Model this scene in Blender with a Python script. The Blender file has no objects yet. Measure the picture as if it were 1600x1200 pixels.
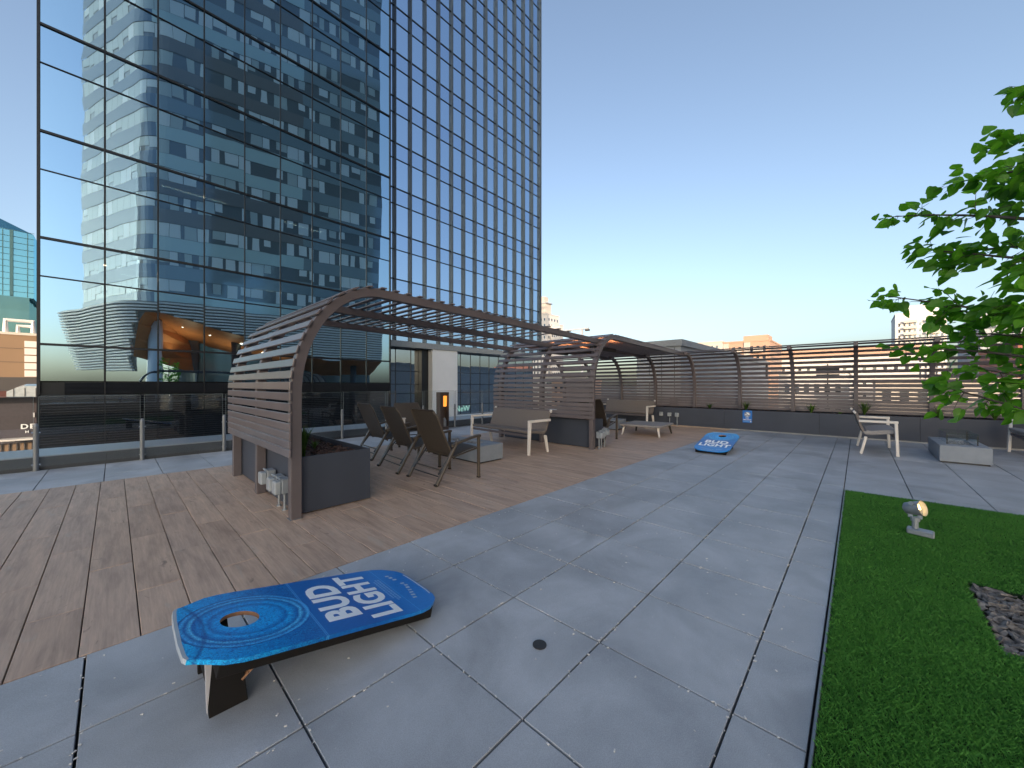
import bpy, bmesh, math, random
import numpy as np
from mathutils import Vector, Matrix
R = math.radians
rnd = random.Random(7)
scn = bpy.context.scene
C = scn.collection

# ------------------------------------------------------------------ camera, sky, sun, exposure
cam_d = bpy.data.cameras.new('camera')
cam = bpy.data.objects.new('camera', cam_d)
C.objects.link(cam)
cam.location = (0, 0, 1.348)
cam.rotation_euler = (R(90), 0, R(-47))
cam_d.sensor_width = 36
cam_d.lens = 36 * 580 / 1600
cam_d.shift_y = 1.5 / 1600
cam_d.clip_start = 0.05
cam_d.clip_end = 5000
scn.camera = cam

SUN_AZ = math.atan2(-0.8, -0.6)          # compass style: x = sin(az), y = cos(az)
SUN_EL = R(12)
world = bpy.data.worlds.new('World')
scn.world = world
world.use_nodes = True
wn = world.node_tree.nodes
wl = world.node_tree.links
bg = wn['Background']
sky = wn.new('ShaderNodeTexSky')
sky.sky_type = 'NISHITA'
sky.sun_disc = False
sky.sun_elevation = SUN_EL
sky.sun_rotation = SUN_AZ
sky.altitude = 600
sky.air_density = 1.0
sky.dust_density = 5.5
sky.ozone_density = 1.7
hs = wn.new('ShaderNodeHueSaturation')
hs.inputs['Saturation'].default_value = 0.88
wl.new(sky.outputs[0], hs.inputs['Color'])
wl.new(hs.outputs[0], bg.inputs[0])
bg.inputs[1].default_value = 0.15

sun_d = bpy.data.lights.new('sun', 'SUN')
sun_d.energy = 2.0
sun_d.angle = R(0.5)
sun_d.color = (1.0, 0.78, 0.58)
sun = bpy.data.objects.new('sun', sun_d)
C.objects.link(sun)
sv = Vector((math.sin(SUN_AZ) * math.cos(SUN_EL), math.cos(SUN_AZ) * math.cos(SUN_EL), math.sin(SUN_EL)))
sun.rotation_euler = sv.to_track_quat('Z', 'Y').to_euler()
sun.location = (0, -40, 60)

scn.view_settings.view_transform = 'Standard'
scn.view_settings.look = 'None'
scn.view_settings.exposure = 1.22
scn.view_settings.gamma = 1.0
scn.view_settings.use_curve_mapping = False

# ------------------------------------------------------------------ helpers
class MB:
    def __init__(s):
        s.v = []; s.f = []; s.mi = []; s.m = 0
    def add(s, vs, fs):
        o = len(s.v)
        s.v += [tuple(p) for p in vs]
        s.f += [tuple(i + o for i in f) for f in fs]
        s.mi += [s.m] * len(fs)
        return s
    def box(s, x0, x1, y0, y1, z0, z1, M=None):
        vs = [Vector(p) for p in ((x0,y0,z0),(x1,y0,z0),(x1,y1,z0),(x0,y1,z0),(x0,y0,z1),(x1,y0,z1),(x1,y1,z1),(x0,y1,z1))]
        if M is not None: vs = [M @ p for p in vs]
        return s.add(vs, ((3,2,1,0),(4,5,6,7),(0,1,5,4),(1,2,6,5),(2,3,7,6),(3,0,4,7)))
    def bar(s, p, q, w, h, up=(0,0,1), w2=None, h2=None):
        p = Vector(p); q = Vector(q); d = (q - p).normalized(); u = Vector(up)
        a = d.cross(u)
        if a.length < 1e-4: a = d.cross(Vector((1,0,0)))
        a.normalize(); b = a.cross(d)
        w2 = w if w2 is None else w2; h2 = h if h2 is None else h2
        vs = []
        for c, ww, hh in ((p, w, h), (q, w2, h2)):
            for sx, sy in ((-1,-1),(1,-1),(1,1),(-1,1)):
                vs.append(c + a * (sx*ww/2) + b * (sy*hh/2))
        return s.add(vs, ((0,1,2,3),(7,6,5,4),(0,4,5,1),(1,5,6,2),(2,6,7,3),(3,7,4,0)))
    def tube(s, pts, r, n=8, cap=True):
        pts = [Vector(p) for p in pts]; rr = r if isinstance(r, (list, tuple)) else [r]*len(pts)
        vs = []; a = None
        for i, p in enumerate(pts):
            d = (pts[min(i+1, len(pts)-1)] - pts[max(i-1, 0)]).normalized()
            if a is None:
                a = d.orthogonal().normalized()
            else:
                a = (a - d * a.dot(d)).normalized()
            b = d.cross(a)
            for k in range(n):
                t = 2*math.pi*k/n
                vs.append(p + a*(math.cos(t)*rr[i]) + b*(math.sin(t)*rr[i]))
        fs = []
        for i in range(len(pts)-1):
            for k in range(n):
                k2 = (k+1) % n
                fs.append((i*n+k, i*n+k2, (i+1)*n+k2, (i+1)*n+k))
        if cap:
            fs.append(tuple(reversed(range(n)))); fs.append(tuple(range((len(pts)-1)*n, len(pts)*n)))
        return s.add(vs, fs)
    def prism(s, poly, z0, z1, M=None):
        n = len(poly)
        vs = [Vector((x, y, z0)) for x, y in poly] + [Vector((x, y, z1)) for x, y in poly]
        if M is not None: vs = [M @ p for p in vs]
        fs = [tuple(reversed(range(n))), tuple(range(n, 2*n))] + [(i, (i+1) % n, n+(i+1) % n, n+i) for i in range(n)]
        return s.add(vs, fs)
    def sweep(s, pts, nrm, w0, w1, d0, d1, side):
        # ribbon box along pts; nrm = outward normals, depth d0..d1 along the normal, w0..w1 along 'side'
        side = Vector(side); vs = []
        for p, n in zip(pts, nrm):
            p = Vector(p); n = Vector(n)
            for a, b in ((w0,d0),(w1,d0),(w1,d1),(w0,d1)):
                vs.append(p + side*a + n*b)
        fs = []
        for i in range(len(pts)-1):
            for k in range(4):
                k2 = (k+1) % 4
                fs.append((i*4+k, i*4+k2, (i+1)*4+k2, (i+1)*4+k))
        fs.append((3,2,1,0)); e = (len(pts)-1)*4; fs.append((e,e+1,e+2,e+3))
        return s.add(vs, fs)
    def mesh(s, name, mats, smooth=False, bevel=0, seg=1):
        me = bpy.data.meshes.new(name)
        me.from_pydata(s.v, [], s.f)
        if not isinstance(mats, (list, tuple)): mats = [mats]
        for m in mats: me.materials.append(m)
        if len(mats) > 1: me.polygons.foreach_set('material_index', s.mi)
        bm = bmesh.new(); bm.from_mesh(me)
        bmesh.ops.recalc_face_normals(bm, faces=bm.faces)
        if bevel:
            ed = [e for e in bm.edges if len(e.link_faces) == 2 and e.calc_face_angle(0) > R(35)]
            bmesh.ops.bevel(bm, geom=ed, offset=bevel, segments=seg, affect='EDGES', profile=0.5)
        bm.to_mesh(me); bm.free()
        if smooth:
            me.polygons.foreach_set('use_smooth', [True]*len(me.polygons))
        me.update()
        return me
    def build(s, name, mats, parent=None, smooth=False, bevel=0, seg=1, loc=(0,0,0), rot=(0,0,0)):
        return link(name, s.mesh(name, mats, smooth, bevel, seg), parent, loc, rot)

def link(name, me, parent=None, loc=(0,0,0), rot=(0,0,0)):
    o = bpy.data.objects.new(name, me)
    C.objects.link(o)
    o.location = loc; o.rotation_euler = rot
    if parent is not None: o.parent = parent
    return o
def tag(o, label=None, cat=None, group=None, kind=None):
    if label: o['label'] = label
    if cat: o['category'] = cat
    if group: o['group'] = group
    if kind: o['kind'] = kind
    return o
def thing(name, label, cat, loc=(0,0,0), rz=0, group=None):
    o = bpy.data.objects.new(name, None); C.objects.link(o)
    o.empty_display_size = 0.2
    o.location = loc; o.rotation_euler = (0,0,rz)
    return tag(o, label, cat, group)
def kids(o): return [x for x in C.objects if x.parent == o]
def copy_tree(o, parent=None):
    c = o.copy(); C.objects.link(c)
    if parent is not None: c.parent = parent
    for ch in kids(o): copy_tree(ch, c)
    return c
def arc(cx, cy, r, a0, a1, n, ry=None):
    ry = r if ry is None else ry
    return [(cx + r*math.cos(a0+(a1-a0)*i/n), cy + ry*math.sin(a0+(a1-a0)*i/n)) for i in range(n+1)]
def rrect(x0, x1, y0, y1, r, n=5):
    return (arc(x1-r,y0+r,r,-math.pi/2,0,n)+arc(x1-r,y1-r,r,0,math.pi/2,n)+arc(x0+r,y1-r,r,math.pi/2,math.pi,n)+arc(x0+r,y0+r,r,math.pi,1.5*math.pi,n))
def text_obj(name, body, size, mat, parent, M, offset=0.0, extrude=0.001, sx=1.0, spacing=1.0, align='CENTER'):
    cu = bpy.data.curves.new('lettering', 'FONT')
    cu.body = body; cu.size = size; cu.offset = offset; cu.extrude = extrude
    cu.align_x = align; cu.align_y = 'CENTER'; cu.space_character = spacing; cu.resolution_u = 4
    t = bpy.data.objects.new('lettering', cu); C.objects.link(t)
    dg = bpy.context.evaluated_depsgraph_get()
    me = bpy.data.meshes.new_from_object(t.evaluated_get(dg))
    bpy.data.objects.remove(t); bpy.data.curves.remove(cu)
    me.transform(M @ Matrix.Diagonal((sx,1,1,1)))
    me.materials.clear(); me.materials.append(mat)
    return link(name, me, parent)

# ------------------------------------------------------------------ materials
def newmat(name):
    m = bpy.data.materials.new(name); m.use_nodes = True
    nt = m.node_tree
    return m, nt, nt.nodes['Principled BSDF']
def N(nt, t, **kw):
    n = nt.nodes.new(t)
    for k, v in kw.items():
        if k.startswith('i_'):
            n.inputs[k[2:].replace('_', ' ')].default_value = v
        else: setattr(n, k, v)
    return n
def ramp(nt, fac, stops):
    r = nt.nodes.new('ShaderNodeValToRGB')
    el = r.color_ramp.elements
    while len(el) < len(stops): el.new(0.5)
    for e, (p, c) in zip(el, stops):
        e.position = p; e.color = (*c, 1) if len(c) == 3 else c
    nt.links.new(fac, r.inputs[0])
    return r.outputs[0]
def mix(nt, fac, a, b, mode='MIX'):
    m = nt.nodes.new('ShaderNodeMix'); m.data_type = 'RGBA'; m.blend_type = mode
    for s, v in ((m.inputs[0], fac), (m.inputs[6], a), (m.inputs[7], b)):
        if hasattr(v, 'is_output') or hasattr(v, 'links') and not isinstance(v, (tuple, list)):
            nt.links.new(v, s)
        else:
            s.default_value = v if not isinstance(v, (tuple, list)) else ((*v, 1) if len(v) == 3 else v)
    return m.outputs[2]
def worldpos(nt, scale=(1,1,1)):
    g = nt.nodes.new('ShaderNodeNewGeometry')
    mp = nt.nodes.new('ShaderNodeMapping'); mp.inputs['Scale'].default_value = scale
    nt.links.new(g.outputs['Position'], mp.inputs[0])
    return mp.outputs[0]
def objpos(nt, scale=(1,1,1)):
    g = nt.nodes.new('ShaderNodeTexCoord')
    mp = nt.nodes.new('ShaderNodeMapping'); mp.inputs['Scale'].default_value = scale
    nt.links.new(g.outputs['Object'], mp.inputs[0])
    return mp.outputs[0]
def noise(nt, vec, scale, detail=4, rough=0.55, dist=0.0):
    n = nt.nodes.new('ShaderNodeTexNoise')
    n.inputs['Scale'].default_value = scale; n.inputs['Detail'].default_value = detail
    n.inputs['Roughness'].default_value = rough; n.inputs['Distortion'].default_value = dist
    nt.links.new(vec, n.inputs['Vector'])
    return n.outputs['Fac']
def bump(nt, b, h, strength=0.2, dist=0.01):
    n = nt.nodes.new('ShaderNodeBump'); n.inputs['Strength'].default_value = strength; n.inputs['Distance'].default_value = dist
    nt.links.new(h, n.inputs['Height']); nt.links.new(n.outputs[0], b.inputs['Normal'])
def simple(name, col, rough=0.5, metal=0.0, var=0.12, sc=6.0, bmp=0.0, coat=0.0, spec=0.5):
    m, nt, b = newmat(name)
    p = worldpos(nt)
    f = noise(nt, p, sc, 5)
    lo = tuple(c*(1-var) for c in col); hi = tuple(min(1, c*(1+var)) for c in col)
    nt.links.new(ramp(nt, f, [(0.3, lo), (0.7, hi)]), b.inputs['Base Color'])
    b.inputs['Roughness'].default_value = rough; b.inputs['Metallic'].default_value = metal
    b.inputs['Specular IOR Level'].default_value = spec
    if coat: b.inputs['Coat Weight'].default_value = coat
    if bmp: bump(nt, b, noise(nt, p, sc*20, 3), bmp, 0.002)
    return m

def schlick(nt, f0, f1):
    lw = nt.nodes.new('ShaderNodeLayerWeight'); lw.inputs[0].default_value = 0.5
    pw = nt.nodes.new('ShaderNodeMath'); pw.operation = 'POWER'; pw.inputs[1].default_value = 5.0
    nt.links.new(lw.outputs['Facing'], pw.inputs[0])
    ma = nt.nodes.new('ShaderNodeMath'); ma.operation = 'MULTIPLY_ADD'; ma.inputs[1].default_value = f1-f0; ma.inputs[2].default_value = f0
    nt.links.new(pw.outputs[0], ma.inputs[0])
    return ma.outputs[0]
def m_paver():
    m, nt, b = newmat('paver_concrete')
    p = worldpos(nt)
    oi = nt.nodes.new('ShaderNodeObjectInfo')
    base = ramp(nt, oi.outputs['Random'], [(0.0, (0.355,0.382,0.420)), (0.5, (0.375,0.402,0.440)), (1.0, (0.395,0.422,0.460))])
    big = noise(nt, p, 1.7, 5, 0.6, 0.4)
    c = mix(nt, 0.75, base, ramp(nt, big, [(0.3, (0.60,0.60,0.60)), (0.7, (1.25,1.25,1.25))]), 'MULTIPLY')
    fine = noise(nt, p, 260, 2, 0.7)
    c = mix(nt, 0.5, c, ramp(nt, fine, [(0.35, (0.70,0.70,0.70)), (0.65, (1.25,1.25,1.25))]), 'MULTIPLY')
    # pale scuffs, stretched
    sc = noise(nt, worldpos(nt, (3, 9, 3)), 2.2, 6, 0.75, 1.0)
    c = mix(nt, ramp(nt, sc, [(0.62, (0,0,0)), (0.8, (0.45,0.45,0.45))]), c, (0.50,0.51,0.52))
    sp = noise(nt, p, 90, 1, 0.5)
    c = mix(nt, ramp(nt, sp, [(0.74, (0,0,0)), (0.78, (0.8,0.8,0.8))]), c, (0.5,0.5,0.5))
    # a few dark water marks
    dk = noise(nt, p, 0.9, 3, 0.5, 1.2)
    c = mix(nt, ramp(nt, dk, [(0.60, (0,0,0)), (0.72, (0.5,0.5,0.5))]), c, (0.19,0.205,0.225))
    nt.links.new(c, b.inputs['Base Color'])
    nt.links.new(ramp(nt, big, [(0.3, (0.42,)*3), (0.7, (0.62,)*3)]), b.inputs['Roughness'])
    bump(nt, b, fine, 0.25, 0.002)
    return m
def m_plank():
    m, nt, b = newmat('plank_porcelain')
    oi = nt.nodes.new('ShaderNodeObjectInfo')
    off = nt.nodes.new('ShaderNodeVectorMath'); off.operation = 'SCALE'
    comb = nt.nodes.new('ShaderNodeCombineXYZ')
    nt.links.new(oi.outputs['Random'], comb.inputs[0]); nt.links.new(oi.outputs['Random'], comb.inputs[1]); nt.links.new(oi.outputs['Random'], comb.inputs[2])
    nt.links.new(comb.outputs[0], off.inputs[0]); off.inputs['Scale'].default_value = 40
    g = nt.nodes.new('ShaderNodeNewGeometry')
    ad = nt.nodes.new('ShaderNodeVectorMath'); ad.operation = 'ADD'
    nt.links.new(g.outputs['Position'], ad.inputs[0]); nt.links.new(off.outputs[0], ad.inputs[1])
    def st(s):
        mp = nt.nodes.new('ShaderNodeMapping'); mp.inputs['Scale'].default_value = s
        nt.links.new(ad.outputs[0], mp.inputs[0]); return mp.outputs[0]
    base = ramp(nt, oi.outputs['Random'], [(0.0, (0.415,0.300,0.230)), (0.35, (0.47,0.340,0.258)), (0.7, (0.44,0.325,0.255)), (1.0, (0.51,0.370,0.278))])
    pat = noise(nt, st((9.0, 1.3, 1)), 1.4, 5, 0.62, 0.35)
    c = mix(nt, 0.9, base, ramp(nt, pat, [(0.28, (0.68,0.66,0.65)), (0.5, (1,1,1)), (0.72, (1.22,1.20,1.18))]), 'MULTIPLY')
    gr = noise(nt, st((60, 3.0, 1)), 1.0, 6, 0.7, 0.3)
    c = mix(nt, 0.6, c, ramp(nt, gr, [(0.3, (0.68,0.68,0.68)), (0.7, (1.22,1.22,1.22))]), 'MULTIPLY')
    kn = noise(nt, st((9, 3.4, 1)), 1.5, 2, 0.5, 1.5)
    c = mix(nt, ramp(nt, kn, [(0.68, (0,0,0)), (0.78, (0.75,0.75,0.75))]), c, (0.15,0.115,0.095))
    pl = noise(nt, st((10, 2.5, 1)), 1.1, 3, 0.5, 0.5)
    c = mix(nt, ramp(nt, pl, [(0.62, (0,0,0)), (0.74, (0.5,0.5,0.5))]), c, (0.40,0.35,0.30))
    nt.links.new(c, b.inputs['Base Color'])
    b.inputs['Roughness'].default_value = 0.5
    bump(nt, b, gr, 0.25, 0.002)
    return m
def m_glass_facade(name, refl=(0.62,0.78,0.92), fac=0.72, wave=0.02, wscale=0.9, inner=(0.010,0.022,0.030)):
    m, nt, b = newmat(name)
    nt.nodes.remove(b)
    out = nt.nodes['Material Output']
    gl = nt.nodes.new('ShaderNodeBsdfGlossy'); gl.inputs['Color'].default_value = (*refl, 1); gl.inputs['Roughness'].default_value = 0.012
    tr = nt.nodes.new('ShaderNodeBsdfTransparent'); tr.inputs[0].default_value = (0.55,0.66,0.68,1)
    df = nt.nodes.new('ShaderNodeBsdfDiffuse'); df.inputs[0].default_value = (*inner, 1)
    m1 = nt.nodes.new('ShaderNodeMixShader'); m1.inputs[0].default_value = 0.35
    nt.links.new(tr.outputs[0], m1.inputs[1]); nt.links.new(df.outputs[0], m1.inputs[2])
    m2 = nt.nodes.new('ShaderNodeMixShader')
    nt.links.new(schlick(nt, fac, 1.0), m2.inputs[0]); nt.links.new(m1.outputs[0], m2.inputs[1]); nt.links.new(gl.outputs[0], m2.inputs[2])
    nt.links.new(m2.outputs[0], out.inputs[0])
    if wave:
        h = noise(nt, worldpos(nt, (1, 1, 0.45)), wscale, 1.5, 0.4, 0.2)
        bn = nt.nodes.new('ShaderNodeBump'); bn.inputs['Strength'].default_value = 1.0; bn.inputs['Distance'].default_value = wave
        nt.links.new(h, bn.inputs['Height']); nt.links.new(bn.outputs[0], gl.inputs['Normal'])
    return m
def m_clear(name, tint=(0.965,0.98,0.98), fac=0.08):
    m, nt, b = newmat(name)
    nt.nodes.remove(b)
    out = nt.nodes['Material Output']
    gl = nt.nodes.new('ShaderNodeBsdfGlossy'); gl.inputs['Color'].default_value = (0.9,0.95,1,1); gl.inputs['Roughness'].default_value = 0.005
    tr = nt.nodes.new('ShaderNodeBsdfTransparent'); tr.inputs[0].default_value = (*tint, 1)
    m2 = nt.nodes.new('ShaderNodeMixShader')
    nt.links.new(schlick(nt, 0.04, 1.0), m2.inputs[0]); nt.links.new(tr.outputs[0], m2.inputs[1]); nt.links.new(gl.outputs[0], m2.inputs[2])
    nt.links.new(m2.outputs[0], out.inputs[0])
    return m
def m_emit(name, col, st):
    m, nt, b = newmat(name)
    b.inputs['Base Color'].default_value = (*col, 1)
    b.inputs['Emission Color'].default_value = (*col, 1); b.inputs['Emission Strength'].default_value = st
    return m

M_PAVER = m_paver(); M_PLANK = m_plank()
M_BED = simple('dark_bedding', (0.018,0.019,0.021), 0.9)
M_BRONZE = simple('brown_powder_coat', (0.106,0.093,0.102), 0.38, 0, 0.10, 3)
M_SLAT = simple('brown_slat_finish', (0.128,0.114,0.124), 0.28, 0, 0.14, 2.5, 0.05)
M_PLANTER = simple('charcoal_planter', (0.040,0.050,0.074), 0.48, 0, 0.08, 2)
M_SOIL = simple('soil', (0.018,0.013,0.010), 0.95, 0, 0.4, 30)
M_WHITE = simple('white_aluminium', (0.62,0.60,0.58), 0.4, 0, 0.05, 5)
M_SLING = simple('grey_sling', (0.145,0.128,0.122), 0.7, 0, 0.10, 40, 0.2)
M_SLING2 = simple('pale_sling', (0.24,0.235,0.24), 0.7, 0, 0.08, 40, 0.2)
M_RECL = simple('brown_sling', (0.046,0.038,0.032), 0.6, 0, 0.12, 60, 0.25)
M_RFRAME = simple('bronze_tube', (0.075,0.062,0.050), 0.38, 0.2, 0.1, 8)
M_BLACK = simple('black_metal', (0.012,0.012,0.013), 0.4)
M_RUBBER = simple('black_rubber', (0.014,0.012,0.012), 0.8)
M_CONC = simple('fire_pit_concrete', (0.21,0.245,0.295), 0.55, 0, 0.14, 4, 0.1)
M_STEEL = simple('rail_steel', (0.17,0.19,0.215), 0.4, 0.4, 0.08, 6)
M_CHROME = simple('chrome', (0.65,0.65,0.65), 0.12, 1.0, 0.02, 6)
M_CURB = simple('curb_metal', (0.045,0.050,0.058), 0.45, 0, 0.1, 2)
M_CURBTOP = simple('curb_flashing', (0.30,0.33,0.37), 0.35, 0.3, 0.05, 2)
M_GLASS = m_clear('clear_glass')
M_MULL = simple('mullion_black', (0.010,0.013,0.018), 0.35)
M_PANE = m_glass_facade('tower_glass', (0.50,0.73,0.90), 0.82, 0.0030, 0.8)
M_SPAN = m_glass_facade('tower_spandrel_glass', (0.46,0.69,0.88), 0.82, 0.0030, 0.8)
M_PANE2 = m_glass_facade('wing_glass', (0.60,0.78,0.98), 0.86, 0.006, 0.5)
M_SPAN2 = m_glass_facade('wing_spandrel_glass', (0.54,0.71,0.93), 0.86, 0.006, 0.5)
M_BASEGL = m_glass_facade('base_glass', (0.45,0.52,0.60), 0.30, 0.004, 0.5, (0.008,0.010,0.014))
M_FIN = simple('fin_aluminium', (0.075,0.10,0.125), 0.45, 0.2, 0.05, 1)
M_DARKIN = simple('dark_interior', (0.03,0.032,0.034), 0.8)
M_CEIL = simple('interior_ceiling', (0.22,0.22,0.21), 0.8)
M_LED = m_emit('led_strip', (1.0,0.82,0.55), 6.0)
M_PORC = simple('white_panel', (0.80,0.82,0.84), 0.5, 0, 0.04, 0.6)

# ------------------------------------------------------------------ ground, terrace floor
GZ = -14.0
street = MB().box(-3000, 3000, -3000, 3000, GZ-1, GZ).build('street_ground', simple('asphalt', (0.055,0.055,0.056), 0.85, 0, 0.2, 0.05))
tag(street, kind='structure')
fl = MB().box(-9, 14.2, -9, 10.6, -0.45, -0.034).build('terrace_floor', M_BED)
tag(fl, kind='structure')
body = MB().box(-9.2, 14.4, -9.2, 10.7, GZ, -0.45).build('podium_block', simple('podium_wall', (0.10,0.10,0.11), 0.7)); tag(body, kind='structure')

T = 0.61
xs = [1.1235 + T*(i-7) for i in range(27)]
def paver_mesh(w, d):
    g = 0.0046
    return MB().box(-w/2+g, w/2-g, -d/2+g, d/2-g, -0.030, 0).mesh('paver', M_PAVER, bevel=0.0016)
_pm = {}
def paver(x0, x1, y0, y1):
    k = (round(x1-x0, 3), round(y1-y0, 3))
    if k not in _pm: _pm[k] = paver_mesh(*k)
    o = link('paver', _pm[k], fl, ((x0+x1)/2, (y0+y1)/2, rnd.uniform(-0.0008, 0.0008)),
             (rnd.uniform(-.0007,.0007), rnd.uniform(-.0007,.0007), rnd.choice((0,)) + rnd.uniform(-.0015,.0015)))
    return o
for i in range(26):
    for j in range(-1, 3):
        y0 = 0.9898 + T*j
        paver(xs[i], xs[i+1], y0, y0+T if j < 2 else 2.822)
    for y0, y1 in ((7.715, 8.31), (8.31, 8.905), (8.905, 9.46)):
        paver(xs[i], xs[i+1], y0, y1)
    if xs[i+1] < 6.4:
        paver(xs[i], xs[i+1], 0.135, 0.38)
paver(xs[15], xs[16], 0.135, 0.38)
for i in range(15, 26):
    x0 = max(xs[i], 6.40)
    if xs[i+1] - x0 < 0.05: continue
    if i >= 16: paver(x0, xs[i+1], 0.135, 0.38)
    for j in range(7):
        y1 = 0.135 - T*j
        paver(x0, xs[i+1], y1-T, y1)
# wood-look planks
PW = 0.2222
x = -1.90; col = 0
pl_m = {}
def plank(x0, y0, y1):
    k = round(y1-y0, 3)
    if k not in pl_m:
        pl_m[k] = MB().box(-PW/2+0.0026, PW/2-0.0026, -k/2+0.0012, k/2-0.0012, -0.028, 0).mesh('plank', M_PLANK, bevel=0.0022)
    link('plank', pl_m[k], fl, (x0+PW/2, (y0+y1)/2, rnd.uniform(-.001,.001)), (rnd.uniform(-.001,.001), 0, 0))
L0, L1 = 2.826, 7.711
Ls = (L1-L0)/4
while x + PW < 12.73:
    if col % 2 == 0:
        cuts = [L0 + Ls*i for i in range(5)]
    else:
        cuts = [L0, L0+Ls*0.5, L0+Ls*1.5, L0+Ls*2.5, L0+Ls*3.5, L1]
    for a, b_ in zip(cuts, cuts[1:]): plank(x, a, b_)
    x += PW; col += 1
# floor drain spot, white crumbs caught in the joints
dr = MB().prism(arc(0,0,0.036,0,2*math.pi,20)[:-1], 0, 0.004).build('drain_cap', simple('drain_black', (0.03,0.03,0.032), 0.6), loc=(1.504,1.207,0.001))
tag(dr, 'small round dark cap set in a grey paver in the foreground', 'drain cap')
cr = MB()
for _ in range(900):
    if rnd.random() < 0.8:
        if rnd.random() < 0.5:
            px = rnd.choice(xs[4:14]) + rnd.gauss(0, 0.008); py = rnd.uniform(0.2, 2.8)
        else:
            px = rnd.uniform(-0.5, 6); py = 0.9898 + T*rnd.choice((-1,0,1,2)) + rnd.gauss(0, 0.008)
    else:
        px = rnd.uniform(-0.5, 5); py = rnd.uniform(0.2, 2.8)
    s = rnd.uniform(0.0018, 0.0045); a = rnd.uniform(0, 6.28)
    Mx = Matrix.Translation((px, py, 0.002)) @ Matrix.Rotation(a, 4, 'Z')
    cr.box(-s*1.4, s*1.4, -s*0.7, s*0.7, 0, s*0.7, Mx)
cro = cr.build('stone_crumb', simple('white_crumb', (0.6,0.6,0.6), 0.8)); tag(cro, kind='stuff')

# ------------------------------------------------------------------ artificial lawn
def blades(name, n, region, mat, seed, hmin, hmax, excl=None):
    rs = np.random.RandomState(seed)
    x0, x1, y0, y1 = region
    px = rs.uniform(x0, x1, n*2); py = rs.uniform(y0, y1, n*2)
    # denser near the camera
    dist = np.sqrt(px**2 + py**2)
    keep = rs.uniform(0, 1, n*2) < np.clip(2.6/np.maximum(dist, .5), 0.25, 1)
    if excl: keep &= ~((px > excl[0]) & (px < excl[1]) & (py > excl[2]) & (py < excl[3]))
    px = px[keep]; py = py[keep]; n = len(px)
    h = rs.uniform(hmin, hmax, n); a = rs.uniform(0, 2*np.pi, n); w = rs.uniform(0.0007, 0.0013, n)
    ln = rs.uniform(0.2, 1.0, n)*h; la = rs.uniform(0, 2*np.pi, n)
    base = np.zeros(n) - 0.004
    v = np.zeros((n, 4, 3))
    v[:,0] = np.stack([px-np.cos(a)*w, py-np.sin(a)*w, base], 1)
    v[:,1] = np.stack([px+np.cos(a)*w, py+np.sin(a)*w, base], 1)
    v[:,2] = np.stack([px+np.cos(a)*w*.8+np.cos(la)*ln*.4, py+np.sin(a)*w*.8+np.sin(la)*ln*.4, base+h*.65], 1)
    v[:,3] = np.stack([px+np.cos(la)*ln, py+np.sin(la)*ln, base+h], 1)
    me = bpy.data.meshes.new(name)
    me.vertices.add(n*4); me.vertices.foreach_set('co', v.reshape(-1).astype(np.float32))
    idx = (np.arange(n)*4)[:,None] + np.array([0,1,2, 0,2,3])[None]
    me.loops.add(n*6); me.loops.foreach_set('vertex_index', idx.reshape(-1).astype(np.int32))
    me.polygons.add(n*2); me.polygons.foreach_set('loop_start', (np.arange(n*2)*3).astype(np.int32))
    me.polygons.foreach_set('loop_total', np.full(n*2, 3, np.int32))
    me.update(calc_edges=True); me.validate()
    me.materials.append(mat)
    return link(name, me)
def m_grass():
    m, nt, b = newmat('artificial_grass')
    f = noise(nt, worldpos(nt), 3.0, 4, 0.6)
    f2 = noise(nt, worldpos(nt), 300, 1, 0.5)
    c = mix(nt, 0.5, ramp(nt, f, [(0.3, (0.038,0.165,0.028)), (0.7, (0.075,0.260,0.042))]), ramp(nt, f2, [(0.3, (0.030,0.140,0.022)), (0.7, (0.105,0.31,0.055))]))
    nt.links.new(c, b.inputs['Base Color']); b.inputs['Roughness'].default_value = 0.55
    b.inputs['Specular IOR Level'].default_value = 0.25
    return m
MULCH = (3.05, 3.96, -1.95, -0.53)
M_TURF = m_grass()
mat_base = simple('turf_backing', (0.008,0.030,0.006), 0.95, 0, 0.3, 8)
tb = MB()
for x0, x1, y0, y1 in ((-3, 3.05, -5, 0.115), (3.05, 3.96, -5, -1.95), (3.05, 3.96, -0.53, 0.115), (3.96, 6.36, -5, 0.115)):
    tb.box(x0, x1, y0, y1, -0.03, 0.0)
tag(tb.build('lawn_base', mat_base), kind='structure')
gr = blades('lawn_grass', 560000, (-0.2, 6.36, -2.6, 0.112), M_TURF, 3, 0.014, 0.027, MULCH)
tag(gr, kind='stuff')
edge = MB().box(-3, 6.385, 0.118, 0.130, -0.03, 0.010).box(6.364, 6.385, -5, 0.117, -0.03, 0.008).build('lawn_edging', M_STEEL, bevel=0.002); tag(edge, kind='structure')
bed = MB().box(MULCH[0], MULCH[1], MULCH[2], MULCH[3], -0.3, -0.03).build('mulch_bed', M_SOIL); tag(bed, kind='structure')
eb = MB().box(3.035,3.05,-1.95,-0.53,-0.05,0.004).build('bed_edging', M_STEEL); tag(eb, kind='structure')
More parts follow.
